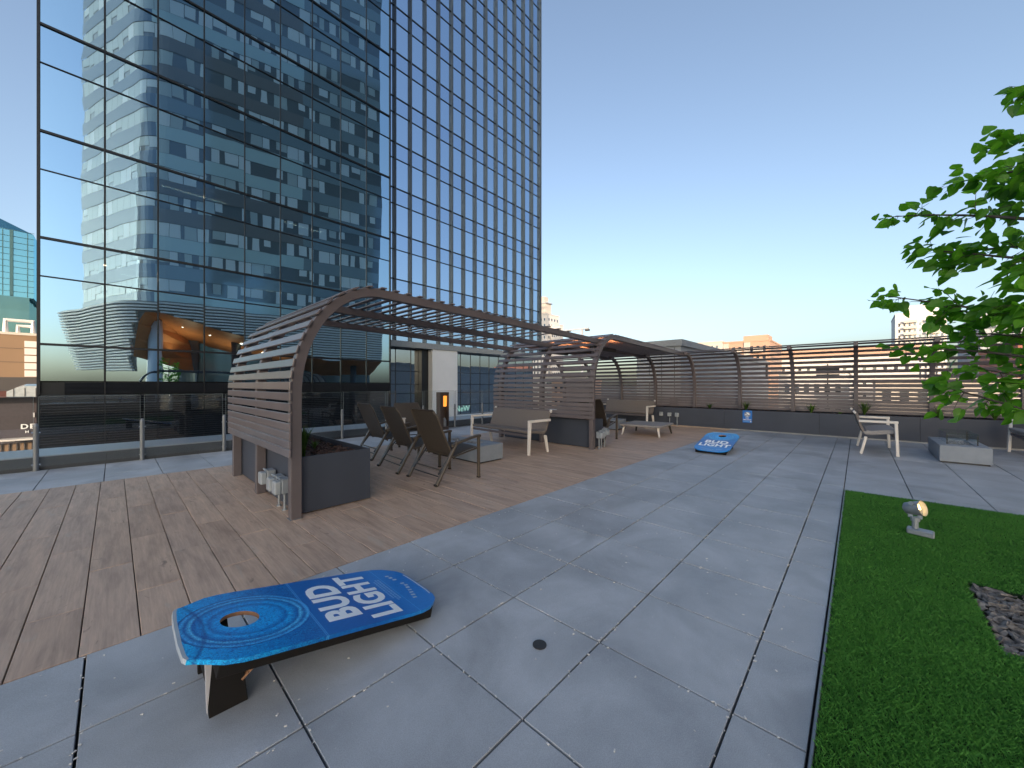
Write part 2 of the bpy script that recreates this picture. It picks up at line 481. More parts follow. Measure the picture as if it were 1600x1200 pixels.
def chip_mesh(n, region, z, sz, seed, dz=0.02):
    r = random.Random(seed); mb = MB()
    for _ in range(n):
        p = (r.uniform(region[0], region[1]), r.uniform(region[2], region[3]), z + r.uniform(0, dz))
        Mx = Matrix.Translation(p) @ Matrix.Rotation(r.uniform(0,6.28),4,'Z') @ Matrix.Rotation(r.uniform(-.6,.6),4,'X') @ Matrix.Rotation(r.uniform(-.5,.5),4,'Y')
        a = sz*r.uniform(.6,1.5); b_ = a*r.uniform(.25,.5); c = a*r.uniform(.08,.2)
        mb.prism([(-a,-b_*.6),(-a*.3,-b_),(a*.8,-b_*.7),(a,b_*.2),(a*.2,b_),(-a*.8,b_*.7)], -c, c, Mx)
    return mb
def m_chip(name, a, b_):
    m, nt, b = newmat(name)
    f = noise(nt, worldpos(nt), 26, 3, 0.6)
    nt.links.new(ramp(nt, f, [(0.3, a), (0.68, b_)]), b.inputs['Base Color']); b.inputs['Roughness'].default_value = 0.75
    return m
M_CHIP = m_chip('grey_mulch', (0.034,0.030,0.029), (0.26,0.245,0.24))
M_BARK = m_chip('bark_mulch', (0.020,0.011,0.009), (0.10,0.055,0.045))
tag(chip_mesh(1500, (3.07,3.95,-1.93,-0.55), -0.025, 0.032, 5, 0.03).build('mulch_chips', M_CHIP), kind='stuff')

# ------------------------------------------------------------------ curb and glass railing
cb = MB()
cb.m = 0; cb.box(-9, 14.2, 9.48, 10.50, -0.03, 0.205); cb.m = 1; cb.box(-9, 14.2, 9.455, 10.55, 0.205, 0.222)
tag(cb.build('terrace_curb', [M_CURB, M_CURBTOP]), kind='structure')
rail = thing('glass_railing', 'frameless glass railing with grey steel posts along the far terrace curb', 'railing', (0,9.42,0))
px0 = -0.833 - 1.18*2
post_m = MB().tube([(0,0,0.0),(0,0,0.70)], 0.031, 14).tube([(0,0,0.70),(0,0,0.745)], [0.031,0.014], 14).tube([(0,0,0),(0,0,0.012)], 0.042, 14).mesh('post', M_STEEL)
clamp_m = MB().tube([(-0.045,0,0),(0.045,0,0)], 0.010, 8).mesh('clamp', M_CHROME)
gp_m = MB().box(0.028, 1.152, -0.006, 0.006, 0.06, 1.165).mesh('glass_pane', M_GLASS)
M_GEDGE = simple('glass_edge', (0.16,0.20,0.21), 0.3)
ge_m = MB().box(0.024,0.0275,-0.0055,0.0055,0.06,1.165).box(1.1525,1.156,-0.0055,0.0055,0.06,1.165).box(0.0275,1.1525,-0.0055,0.0055,1.1655,1.170).mesh('edge', M_GEDGE)
for i in range(13):
    xx = px0 + 1.18*i
    p = link('post', post_m, rail, (xx, 0, 0))
    for z in (0.10, 0.60): link('clamp', clamp_m, p, (0, 0, z))
    if i < 12:
        g_ = link('glass_pane', gp_m, rail, (xx, 0, 0)); link('edge', ge_m, g_)

# ------------------------------------------------------------------ pergola profile
def profile(X0, sgn, zslope_end=None, xend=None, n=22, rise=1.23):
    """points (x,z) and outward normals along the OUTER face of a bent post"""
    a, b_, zc = 0.95, rise, 1.25
    cx = X0 + sgn*a
    pts = [(X0, 0.0), (X0, 0.6), (X0, 1.0)]; nr = [(-sgn, 0)]*3
    for i in range(n+1):
        t = (math.pi/2)*i/n
        pts.append((cx - sgn*a*math.cos(t), zc + b_*math.sin(t)))
        q = Vector((-sgn*math.cos(t)/a, math.sin(t)/b_)).normalized(); nr.append((q.x, q.y))
    if xend is not None:
        for k in (0.33, 0.66, 1.0):
            pts.append((cx + (xend-cx)*k, zc+b_ + (zslope_end-zc-b_)*k))
            nr.append((0, 1))
    return pts, nr
def cut_profile(pts, nr, z0):
    return [(x, max(z, z0)) for x, z in pts], nr
def lengths(pts):
    L = [0]
    for a, b_ in zip(pts, pts[1:]): L.append(L[-1] + math.hypot(b_[0]-a[0], b_[1]-a[1]))
    return L
def at_len(pts, nr, L, s):
    for i in range(len(L)-1):
        if L[i+1] >= s and L[i+1] > L[i]:
            t = (s-L[i])/(L[i+1]-L[i])
            p = tuple(pts[i][k]*(1-t)+pts[i+1][k]*t for k in (0,1))
            n = Vector([nr[i][k]*(1-t)+nr[i+1][k]*t for k in (0,1)]).normalized()
            return p, (n.x, n.y)
    return pts[-1], nr[-1]
def frame(parent, pts, nr, y, name='bent_post', w=0.092, depth=0.098, mat=None, oy=0.0):
    P3 = [(x, 0, z) for x, z in pts]; N3 = [(n[0], 0, n[1]) for n in nr]
    mb = MB().sweep(P3, N3, 0, w, -depth, 0, (0,1,0))
    o = mb.build(name, mat or M_BRONZE, parent, bevel=0.004)
    o.location = (0, y, 0)
    return o
PITCH = [0.0865]*3 + [0.097,0.104,0.106,0.108,0.112,0.120,0.138,0.144,0.150,0.156,0.162,0.167]
def slat_positions(start, total, roof, seq=None):
    s = start; out = [s]; k = 0; PT = seq or PITCH
    while True:
        p = PT[k] if k < len(PT) else roof
        s += p; k += 1
        if s > total: break
        out.append(s)
    return out
def add_slats(parent, pts, nr, sl, y0, y1, off=0.004, width=0.082, th=0.021, mat=None, name='slat', sx=0):
    L = lengths(pts)
    me = MB().box(-width/2, width/2, 0, y1-y0, 0, th).mesh(name, mat or M_SLAT, bevel=0.005)
    for s in sl:
        p, n = at_len(pts, nr, L, s)
        # local z -> normal, local x -> tangent
        ang = math.atan2(n[0], n[1])          # rotation about Y taking +Z to normal
        o = link(name, me, parent, (p[0]+n[0]*off-sx, y0+rnd.uniform(-.004,.004), p[1]+n[1]*off), (0, ang+rnd.uniform(-.012,.012), 0))
    return me

# pergola 1
pg1 = thing('slatted_pergola', 'brown slatted pergola with rounded shoulder and open slat roof beside the near planter box', 'pergola', (1.2, 4.12, 0))
pr, nn = profile(1.2, 1, 2.352, 7.30)
prl = [(x-1.2, z) for x, z in pr]
for y in (0.0, 1.30, 2.60):
    frame(pg1, prl, nn, y)
Lt = lengths(prl)
i_roof_end = None
sl1 = slat_positions(0.665, Lt[-1]-2.45, 0.170)
side1 = [q for q in sl1 if q < 2.75]; roof1 = [q for q in sl1 if q >= 2.75]
roof1 += [roof1[-1]+0.33*k for k in (1,2,3,4)]
add_slats(pg1, prl, nn, side1, -0.03, 2.86)
add_slats(pg1, prl, nn, roof1, -0.03, 2.86, width=0.070, th=0.018)
tag(MB().box(-0.01,0.10,-0.01,0.102,0,0.006).build('base_plate', M_STEEL, pg1))

pg2 = thing('slatted_pergola', 'brown slatted pergola with dense louvred roof reaching from the middle planter to the screen fence', 'pergola', (6.8, 4.04, 0))
pr2, nn2 = profile(6.8, 1, 2.365, 12.52)
pr2l = [(x-6.8, z) for x, z in pr2]
for y in (0.0, 1.34, 2.68):
    frame(pg2, pr2l, nn2, y)
Lt2 = lengths(pr2l)
side = slat_positions(0.665, 2.95, 0.17)
add_slats(pg2, pr2l, nn2, side, -0.03, 2.95, width=0.077)
roof = []
s = 3.05
while s < Lt2[-1]-0.1:
    roof.append(s); s += 0.105
add_slats(pg2, pr2l, nn2, roof, -0.01, 2.80, width=0.064, th=0.016, name='roof_louvre')
tag(MB().box(-0.01,0.10,-0.01,0.102,0,0.006).build('base_plate', M_STEEL, pg2))
for x_, y_ in ((1.0, 0.62), (1.0, 1.35), (1.0, 2.1)):
    hb = MB().box(x_, x_+1.1, y_-0.05, y_+0.05, 2.200, 2.245).build('heater', M_BLACK, pg2, bevel=0.01)
    MB().box(x_+0.08, x_+1.02, y_-0.045, y_+0.045, 2.246, 2.250).build('heater_element', m_emit('heater_glow', (1.0,0.36,0.12), 22.0), hb)
    MB().box(x_, x_+1.1, y_-0.056, y_-0.051, 2.21, 2.285).box(x_, x_+1.1, y_+0.051, y_+0.056, 2.21, 2.285).box(x_-.006, x_-.001, y_-0.056, y_+.056, 2.21, 2.285).box(x_+1.101, x_+1.106, y_-0.056, y_+.056, 2.21, 2.285).build('reflector', M_BLACK, hb)

# screen fence on the right planter
fen = thing('screen_fence', 'tall brown slat screen fence with curved posts rising from the long dark planter', 'fence', (13.2, 0, 0))
pf, nf = profile(13.2, -1, rise=1.145)
pfl = [(x-13.2, z) for x, z in pf]
pfl2, nf2 = cut_profile(pfl, nf, 0.40)
fy = [3.93 - 1.31*i for i in range(-4, 6)]
for y in fy:
    frame(fen, pfl2[1:], nf2[1:], y, w=0.085)
Lf = lengths(pfl)
slf = slat_positions(0.655, Lf[-1]-0.04, 0.168)
for a, b_ in zip(fy[1:], fy):
    add_slats(fen, pfl, nf, slf, a+0.043, b_+0.041, width=0.0825, th=0.020)

# ------------------------------------------------------------------ planters
def planter(label, x0, x1, y0, y1, h, panels=None, seam=None, cat='planter', group=None):
    t = thing('planter_box', label, cat, (x0, y0, 0), 0, group)
    w, d = x1-x0, y1-y0
    tk = 0.012
    def panel(a, b_, c, dd):
        MB().box(a, b_, c, dd, 0.012, h).build('panel', M_PLANTER, t, bevel=0.003)
    if seam is None:
        panel(0, tk, tk, d-tk)
    else:
        ys = [tk] + seam + [d-tk]
        for a, b_ in zip(ys, ys[1:]): panel(0, tk, a+0.002, b_-0.002)
    panel(w-tk, w, tk, d-tk); panel(0, w, 0, tk-0.001); panel(0, w, d-tk+0.001, d)
    MB().box(tk+.002, w-tk-.002, tk+.002, d-tk-.002, 0.02, h-0.075).build('soil_bed', M_SOIL, t)
    ch = chip_mesh(int(w*d*420), (tk+.03, w-tk-.03, tk+.03, d-tk-.03), h-0.068, 0.028, int(x0*100), 0.035).build('bark_chips', M_BARK, t)
    ch['kind'] = 'stuff'
    return t
planter('charcoal metal planter box with bark mulch under the near pergola', 1.31, 2.07, 4.225, 6.80, 0.60)
planter('charcoal metal planter box under the middle pergola behind the loveseat', 6.92, 7.40, 4.14, 6.72, 0.60)
lp = planter('long charcoal planter wall carrying the slat screen fence', 12.74, 13.75, -5.2, 9.3, 0.60, seam=[1.2, 2.7, 4.15, 5.95, 8.2, 10.5, 12.6])
ks = MB().box(12.712, 12.738, -5.2, 2.83, -0.03, 0.03).build('kerb_strip', simple('kerb_pale', (0.30,0.30,0.29), 0.8)); tag(ks, kind='structure')
ks2 = MB().box(12.712, 12.738, 2.83, 9.3, -0.03, 0.022).build('wood_edge_strip', simple('edge_timber', (0.34,0.26,0.20), 0.7)); tag(ks2, kind='structure')

# small plants in the planters
M_LEAF = None
def m_leaf(name, dark, light, trans=0.35):
    m, nt, b = newmat(name)
    oi = nt.nodes.new('ShaderNodeObjectInfo')
    f = noise(nt, worldpos(nt), 9, 2, 0.5)
    ad = nt.nodes.new('ShaderNodeMath'); ad.operation = 'MULTIPLY_ADD'
    nt.links.new(oi.outputs['Random'], ad.inputs[0]); ad.inputs[1].default_value = 0.5
    mm = nt.nodes.new('ShaderNodeMath'); mm.operation = 'MULTIPLY'; mm.inputs[1].default_value = 0.6
    nt.links.new(f, mm.inputs[0]); nt.links.new(mm.outputs[0], ad.inputs[2])
    c = ramp(nt, ad.outputs[0], [(0.2, dark), (0.75, light)])
    nt.links.new(c, b.inputs['Base Color']); b.inputs['Roughness'].default_value = 0.45
    tl = nt.nodes.new('ShaderNodeBsdfTranslucent'); nt.links.new(mix(nt, 1.0, c, (1.3,1.7,0.5), 'MULTIPLY'), tl.inputs[0])
    ms = nt.nodes.new('ShaderNodeMixShader'); ms.inputs[0].default_value = trans
    out = nt.nodes['Material Output']
    nt.links.new(b.outputs[0], ms.inputs[1]); nt.links.new(tl.outputs[0], ms.inputs[2]); nt.links.new(ms.outputs[0], out.inputs[0])
    return m
M_GRASSY = m_leaf('grassy_leaf', (0.03,0.07,0.015), (0.09,0.17,0.03))
M_STEM = simple('plant_stem', (0.05,0.045,0.02), 0.7)
def tuft(label, x, y, z, h, n, seed, spread=0.5, wide=0.010, group='young plants in the planters'):
    r = random.Random(seed)
    t = thing('young_plant', label, 'plant', (x, y, z), 0, group)
    mb = MB(); st = MB()
    for _ in range(n):
        a = r.uniform(0, 6.28); hh = h*r.uniform(.55, 1.05); sp = spread*hh*r.uniform(.2, 1)
        d = Vector((math.cos(a), math.sin(a), 0)); sd = Vector((-math.sin(a), math.cos(a), 0))
        w = wide*r.uniform(.6, 1.3)
        prev = None; vs = []
        for k in range(4):
            u = k/3
            p = d*(sp*u*u) + Vector((0,0,hh*(u - 0.25*u*u*spread)))
            ww = w*(1-u)**0.6*(0.6+0.9*u if u < .5 else 1.0)
            vs += [p - sd*ww, p + sd*ww]
        mb.add(vs, [(0,1,3,2),(2,3,5,4),(4,5,7,6)])
    for _ in range(3):
        a = r.uniform(0, 6.28)
        st.tube([(0,0,-0.03),(math.cos(a)*.02,math.sin(a)*.02,h*.5)], [0.004,0.002], 5)
    mb.build('foliage', M_GRASSY, t); st.build('stem', M_STEM, t)
    return t
tuft('bright green upright plant in the near planter against the pergola post', 1.42, 4.46, 0.53, 0.40, 60, 11, 0.35, 0.022, None)
tuft('small dark low plant in the middle of the near planter', 1.72, 5.0, 0.53, 0.16, 40, 12, 0.9, 0.012, None)
tuft('low ragged plant at the far end of the near planter', 1.6, 5.9, 0.53, 0.2, 40, 13, 0.9, 0.012, None)
for k, (y, h, lab) in enumerate(((3.45, 0.30, 'yellow green tuft in the long planter above the electrical boxes'),
        (2.45, 0.42, 'leafy green plant in the long planter just above the blue sign'),
        (0.93, 0.38, 'green tuft in the planter well left of the end on loveseat'),
        (-0.12, 0.50, 'grassy plant with pale tips in the planter behind the end on loveseat'),
        (-1.35, 0.38, 'low grassy tuft at the fence post left of the fire table'),
        (-2.15, 0.42, 'tall grassy tuft in the long planter behind the right fire table'),
        (-2.55, 0.30, 'pale leafy plant in the long planter at the right edge of the picture'),
        (0.35, 0.14, 'small tuft in the long planter'))):
    tuft(lab if k < 7 else 'tiny low sprig in the planter nearest the end on loveseat', 12.90, y, 0.53, h, 60, 20+k, 0.6, 0.013)

# ------------------------------------------------------------------ electrical boxes
M_GALV = simple('galvanised', (0.27,0.31,0.36), 0.45, 0.35, 0.08, 12)
M_COVER = simple('clear_cover', (0.30,0.34,0.38), 0.2, 0.0, 0.05, 12)
def outlet(label, x, y, z, leg=True, group='weatherproof outlet boxes', s=1.0, rz=0):
    t = thing('outlet_box', label, 'outlet', (x, y, 0), rz, group)
    MB().box(-0.035*s, 0.03*s, -0.055*s, 0.055*s, z-0.06*s, z+0.06*s).build('box', M_GALV, t, bevel=0.006)
    MB().box(-0.085*s, -0.036*s, -0.048*s, 0.048*s, z-0.062*s, z+0.045*s).build('cover', M_COVER, t, bevel=0.014, seg=2)
    MB().tube([(-0.04*s,0.05*s,z+.062*s),(-0.04*s,-0.05*s,z+.062*s)], 0.008*s, 8).build('hinge', M_GALV, t)
    if leg: MB().tube([(0,0,0.0),(0,0,z-0.06*s)], 0.0125, 8).tube([(0,0,0.0),(0,0,0.012)], 0.024, 8).build('conduit', M_GALV, t)
    else: MB().tube([(0.03*s,0,z),(0.06*s,0,z)], 0.011, 8).build('conduit', M_GALV, t)
    return t
outlet('outlet box nearest the corner post of the near planter', 1.255, 4.52, 0.27, True, s=1.3)
outlet('second outlet box from the corner post of the near planter', 1.255, 4.72, 0.27, True, s=1.3)
outlet('outlet box beside the middle post of the near planter', 1.255, 5.06, 0.28, False, s=1.3)
outlet('outlet box left of three on the front of the middle planter', 6.96, 3.985, 0.30, True, rz=R(90), s=1.15)
outlet('outlet box in the middle of three on the front of the middle planter', 7.15, 4.04, 0.31, True, rz=R(90), s=1.15)
outlet('outlet box right of three on the front of the middle planter', 7.34, 4.07, 0.33, True, rz=R(90), s=1.15)
outlet('leftmost outlet box on the long planter beside the low table', 12.70, 4.90, 0.37, False)
outlet('middle outlet box with a leg on the long planter beside the low table', 12.70, 4.62, 0.36, True)
outlet('rightmost outlet box with a leg on the long planter beside the low table', 12.70, 4.38, 0.36, True)

# ------------------------------------------------------------------ no smoking sign
sg = thing('smoking_sign', 'small blue no smoking sign fixed on the long charcoal planter', 'sign', (12.735, 2.39, 0.415))
M_SBLUE = simple('sign_blue', (0.02,0.17,0.55), 0.4, 0, 0.03)
M_SWHITE = simple('sign_white', (0.75,0.78,0.80), 0.5, 0, 0.02)
M_SDARK = simple('sign_dark', (0.02,0.04,0.09), 0.5, 0, 0.02)
MB().box(-0.006, 0, -0.12, 0.12, -0.18, 0.18).build('sign_plate', M_SBLUE, sg, bevel=0.001)
Mw = Matrix(((0,0,-1,-0.0066),(-1,0,0,0),(0,1,0,0),(0,0,0,1)))
MB().prism(arc(0.0,0.065,0.078,0,2*math.pi,28)[:-1], 0, 0.0008, Mw).build('emblem', M_SWHITE, sg)
e = MB(); e.box(-0.045,0.05,0.030,0.048,0.001,0.0016, Mw); e.box(-0.05,-0.02,0.078,0.094,0.001,0.0016, Mw)
ring = arc(0,0.065,0.074,0,2*math.pi,28); rin = arc(0,0.065,0.062,0,2*math.pi,28)
e.add([Mw @ Vector((a, b_, 0.0012)) for a, b_ in ring] + [Mw @ Vector((a, b_, 0.0012)) for a, b_ in rin], [(i, i+1, 30+i, 29+i) for i in range(28)])
e.bar(Mw @ Vector((-0.048,0.112,0.0018)), Mw @ Vector((0.048,0.018,0.0018)), 0.010, 0.0006, (-1,0,0))
e.build('cigarette_symbol', M_SDARK, sg)
text_obj('lettering', 'NO', 0.052, M_SWHITE, sg, Mw @ Matrix.Translation((0,-0.043,0.0008)), 0.001, 0.0003)
text_obj('lettering', 'SMOKING', 0.046, M_SWHITE, sg, Mw @ Matrix.Translation((0,-0.092,0.0008)), 0.001, 0.0003)
MB().box(-0.10, 0.05, -0.150, -0.135, 0, 0.0006, Mw).build('small_print', simple('sign_paleblue', (0.12,0.33,0.70), 0.5), sg)
MB().box(0.07, 0.10, -0.157, -0.127, 0, 0.0006, Mw).build('logo_square', M_SWHITE, sg)

# ------------------------------------------------------------------ cornhole boards
def m_board():
    m, nt, b = newmat('board_print')
    p = objpos(nt)
    sx = nt.nodes.new('ShaderNodeSeparateXYZ'); nt.links.new(p, sx.inputs[0])
    def math_(op, a, b_=None, c=None):
        n = nt.nodes.new('ShaderNodeMath'); n.operation = op
        for i, v in enumerate((a, b_, c)):
            if v is None: continue
            if isinstance(v, (int, float)): n.inputs[i].default_value = v
            else: nt.links.new(v, n.inputs[i])
        return n.outputs[0]
    X, Y = sx.outputs[0], sx.outputs[1]
    # oval medallion round the hole
    ex = math_('DIVIDE', math_('SUBTRACT', X, 0.265), 0.265)
    ey = math_('DIVIDE', Y, 0.245)
    rr = math_('SQRT', math_('ADD', math_('MULTIPLY', ex, ex), math_('MULTIPLY', ey, ey)))
    warp = noise(nt, objpos(nt, (1,1,1)), 14, 4, 0.6, 1.0)
    rr2 = math_('ADD', rr, math_('MULTIPLY', warp, 0.05))
    rings = ramp(nt, rr2, [(0.0, (0.006,0.36,0.88)), (0.50, (0.006,0.32,0.84)), (0.60, (0.003,0.16,0.55)), (0.66, (0.010,0.36,0.88)), (0.80, (0.003,0.13,0.48)), (0.84, (0.07,0.48,0.92)), (0.90, (0.004,0.12,0.46)), (0.965, (0.05,0.42,0.90)), (1.0, (0.003,0.11,0.44))])
    grain = noise(nt, objpos(nt, (30, 120, 1)), 1.0, 5, 0.7, 1.5)
    grain2 = noise(nt, objpos(nt, (1, 1, 1)), 60, 3, 0.7, 2.5)
    body = ramp(nt, X, [(0.0, (0.008,0.42,0.90)), (0.10, (0.004,0.32,0.82)), (0.42, (0.002,0.15,0.50)), (0.75, (0.002,0.105,0.42)), (1.0, (0.006,0.20,0.62))])
    inside = math_('LESS_THAN', rr2, 1.02)
    c = mix(nt, inside, body, rings)
    # curved shoulder band near the high end
    d2 = math_('ADD', math_('MULTIPLY', math_('MULTIPLY', Y, Y), 0.9), X)
    band = ramp(nt, math_('ADD', d2, math_('MULTIPLY', warp, 0.008)), [(0.085, (0,0,0)), (0.10, (0.8,0.8,0.8)), (0.112, (0,0,0))])
    c = mix(nt, band, c, (0.004,0.07,0.33))
    # thin lines across
    for x0 in (0.505, 0.512, 1.005):
        ln = math_('LESS_THAN', math_('ABSOLUTE', math_('SUBTRACT', X, x0)), 0.0018)
        c = mix(nt, math_('MULTIPLY', ln, 0.6), c, (0.10,0.45,0.90))
    c = mix(nt, 0.45, c, ramp(nt, grain, [(0.3, (0.55,0.6,0.7)), (0.7, (1.35,1.3,1.2))]), 'MULTIPLY')
    art = math_('MULTIPLY', math_('LESS_THAN', X, 0.50), 0.8)
    c = mix(nt, art, c, mix(nt, 1.0, c, ramp(nt, grain2, [(0.38, (0.30,0.38,0.55)), (0.50, (1.05,1.05,1.05)), (0.60, (2.4,1.7,1.2))]), 'MULTIPLY'))
    scf = noise(nt, objpos(nt, (6, 60, 1)), 3.0, 4, 0.7, 0.4)
    c = mix(nt, ramp(nt, scf, [(0.66, (0,0,0)), (0.74, (0.35,0.35,0.35))]), c, (0.35,0.50,0.68))
    nt.links.new(c, b.inputs['Base Color'])
    b.inputs['Roughness'].default_value = 0.28
    b.inputs['Coat Weight'].default_value = 0.1; b.inputs['Coat Roughness'].default_value = 0.25
    return m
M_BOARD = m_board()
M_BRIM = simple('board_silver_print', (0.50,0.56,0.62), 0.35, 0.2)
M_BUNDER = simple('board_black_paint', (0.012,0.011,0.011), 0.7, spec=0.2)
M_RAW = simple('raw_plywood', (0.30,0.16,0.09), 0.75, 0, 0.2, 20)
M_BTEXT = simple('board_white_print', (0.86,0.88,0.90), 0.4, 0, 0.02)
BL = 1.19
def board_outline():
    # x from high end 0 to low end BL, can-shaped
    h = []
    h += [(0.004, -0.10), (0.010, -0.208), (0.020, -0.232), (0.040, -0.238), (0.075, -0.262), (0.13, -0.300), (0.19, -0.316), (0.26, -0.32)]
    h += [(0.96, -0.32), (1.03, -0.314), (1.085, -0.296), (1.13, -0.262), (1.165, -0.225), (1.183, -0.18), (BL, -0.10)]
    return h + [(x, -y) for x, y in reversed(h)]
def make_board():
    t = thing('cornhole_board', '', 'game board', (0,0,0), 0, 'cornhole boards')
    ang = math.atan2(0.244, BL)
    def place(o):
        o.location = (0, 0, 0.309); o.rotation_euler = (0, ang, 0); return o
    # deck with hole: bmesh triangle fill between outlines
    out = board_outline(); hole = arc(0.232, 0.01, 0.076, 0, 2*math.pi, 32)[:-1]
    bm = bmesh.new(); layers = []
    for z in (0.0, -0.018):
        vo = [bm.verts.new((x, y, z)) for x, y in out]; vh = [bm.verts.new((x, y, z)) for x, y in hole]
        eo = [bm.edges.new((vo[i], vo[(i+1) % len(vo)])) for i in range(len(vo))]
        eh = [bm.edges.new((vh[i], vh[(i+1) % len(vh)])) for i in range(len(vh))]
        r = bmesh.ops.triangle_fill(bm, edges=eo+eh, use_beauty=True)
        for f in r['geom']:
            if isinstance(f, bmesh.types.BMFace): f.material_index = 0 if z == 0 else 1
        layers.append((vo, vh))
    (ao, ah), (bo, bh) = layers
    for A, B, mi in ((ao, bo, 0), (ah, bh, 2)):
        for i in range(len(A)):
            f = bm.faces.new((A[i], A[(i+1) % len(A)], B[(i+1) % len(A)], B[i])); f.material_index = mi
    bmesh.ops.recalc_face_normals(bm, faces=bm.faces)
    me = bpy.data.meshes.new('deck'); bm.to_mesh(me); bm.free()
    for m in (M_BOARD, M_BUNDER, M_RAW): me.materials.append(m)
    dk = place(link('deck', me, t))
    # silver rim print at the high end and low end
    rim = MB()
    rim.prism([(0.003,-0.10),(0.009,-0.208),(0.019,-0.231),(0.027,-0.225),(0.021,-0.20),(0.016,-0.10),(0.016,0.10),(0.021,0.20),(0.027,0.225),(0.019,0.231),(0.009,0.208),(0.003,0.10)], -0.0175, 0.0009)
    rim.build('rim_print', M_BRIM, dk)
    rim2 = MB().prism([(1.170,-0.16),(1.178,-0.15),(1.184,-0.09),(1.184,0.09),(1.178,0.15),(1.170,0.16),(1.1765,0.09),(1.1765,-0.09)], 0, 0.0009).build('rim_print', M_BRIM, dk)
    Mt = lambda x, y: Matrix.Translation((x, y, 0.0004)) @ Matrix.Rotation(R(90), 4, 'Z')
    text_obj('lettering', 'BUD', 0.222, M_BTEXT, dk, Mt(0.650, 0.0) @ Matrix.Diagonal((1.06,1,1,1)), 0.0088, 0.0003, 0.88, 1.06)
    text_obj('lettering', 'LIGHT', 0.222, M_BTEXT, dk, Mt(0.846, 0.0) @ Matrix.Diagonal((0.98,1,1,1)), 0.0088, 0.0003, 0.88, 1.06)
    lines = MB(); r = random.Random(4)
    for x, wd in ((0.950, 0.24), (0.968, 0.30), (0.986, 0.27)):
        y = -wd/2
        while y < wd/2:
            w = r.uniform(.008, .022)
            lines.box(x-0.005, x+0.005, y, y+w, 0.0003, 0.0006); y += w + 0.006
    lines.build('small_print', simple('board_pale_print', (0.16,0.36,0.66), 0.4), dk)
    ln2 = MB()
    for k in range(11):
        a = -0.17 + k*0.034; 
        if r.random() < .85: ln2.box(1.095-abs(a)*0.25, 1.120-abs(a)*0.25, a, a+r.uniform(.012,.024), 0.0003, 0.0006)
    ln2.build('end_print', simple('board_silver_letters', (0.34,0.46,0.62), 0.4), dk)
    # side rails and cross rails below the deck
    fr = MB()
    for sy in (-1, 1): fr.box(0.12, 1.12, sy*0.262-0.01, sy*0.262+0.01, -0.080, -0.0185)
    fr.box(1.10, 1.119, -0.251, 0.251, -0.080, -0.0185); fr.box(0.121, 0.14, -0.251, 0.251, -0.080, -0.0185)
    place(fr.build('frame', M_BUNDER, t, bevel=0.002))
    for sy in (-1, 1):
        lg = MB().prism([(0.0,-0.0), (0.13,-0.0), (0.105,0.262), (-0.005,0.262)], -0.012, 0.012, Matrix.Translation((0.092, sy*0.165, 0)) @ Matrix.Rotation(R(90),4,'X'))
        o = lg.build('leg', [M_BUNDER], t, bevel=0.002)
        if sy < 0:
            MB().prism([(-0.004,0.02),(-0.0105,0.235),(0.012,0.235)], -0.013, 0.013, Matrix.Translation((0.090, sy*0.165, 0)) @ Matrix.Rotation(R(90),4,'X')).build('chipped_edge', simple('chipped_white', (0.45,0.45,0.48), 0.8), o)
    MB().box(0.10, 0.118, -0.152, 0.152, 0.045, 0.15).build('leg_brace', M_BUNDER, t)
    MB().bar((0.20,-0.16,0.10),(0.33,-0.16,0.20),0.006,0.05,(0,1,0)).build('corner_block', M_RAW, t)
    return t
bd = make_board()
bd.location = (0.172, 2.092, 0); bd.rotation_euler = (0, 0, R(-0.8))
bd['label'] = 'blue printed cornhole board in the foreground on the grey pavers'
bd2 = copy_tree(bd)
bd2.location = (9.05, 2.12, 0); bd2.rotation_euler = (0, 0, R(180))
bd2['label'] = 'blue printed cornhole board far off beside the blue sign'

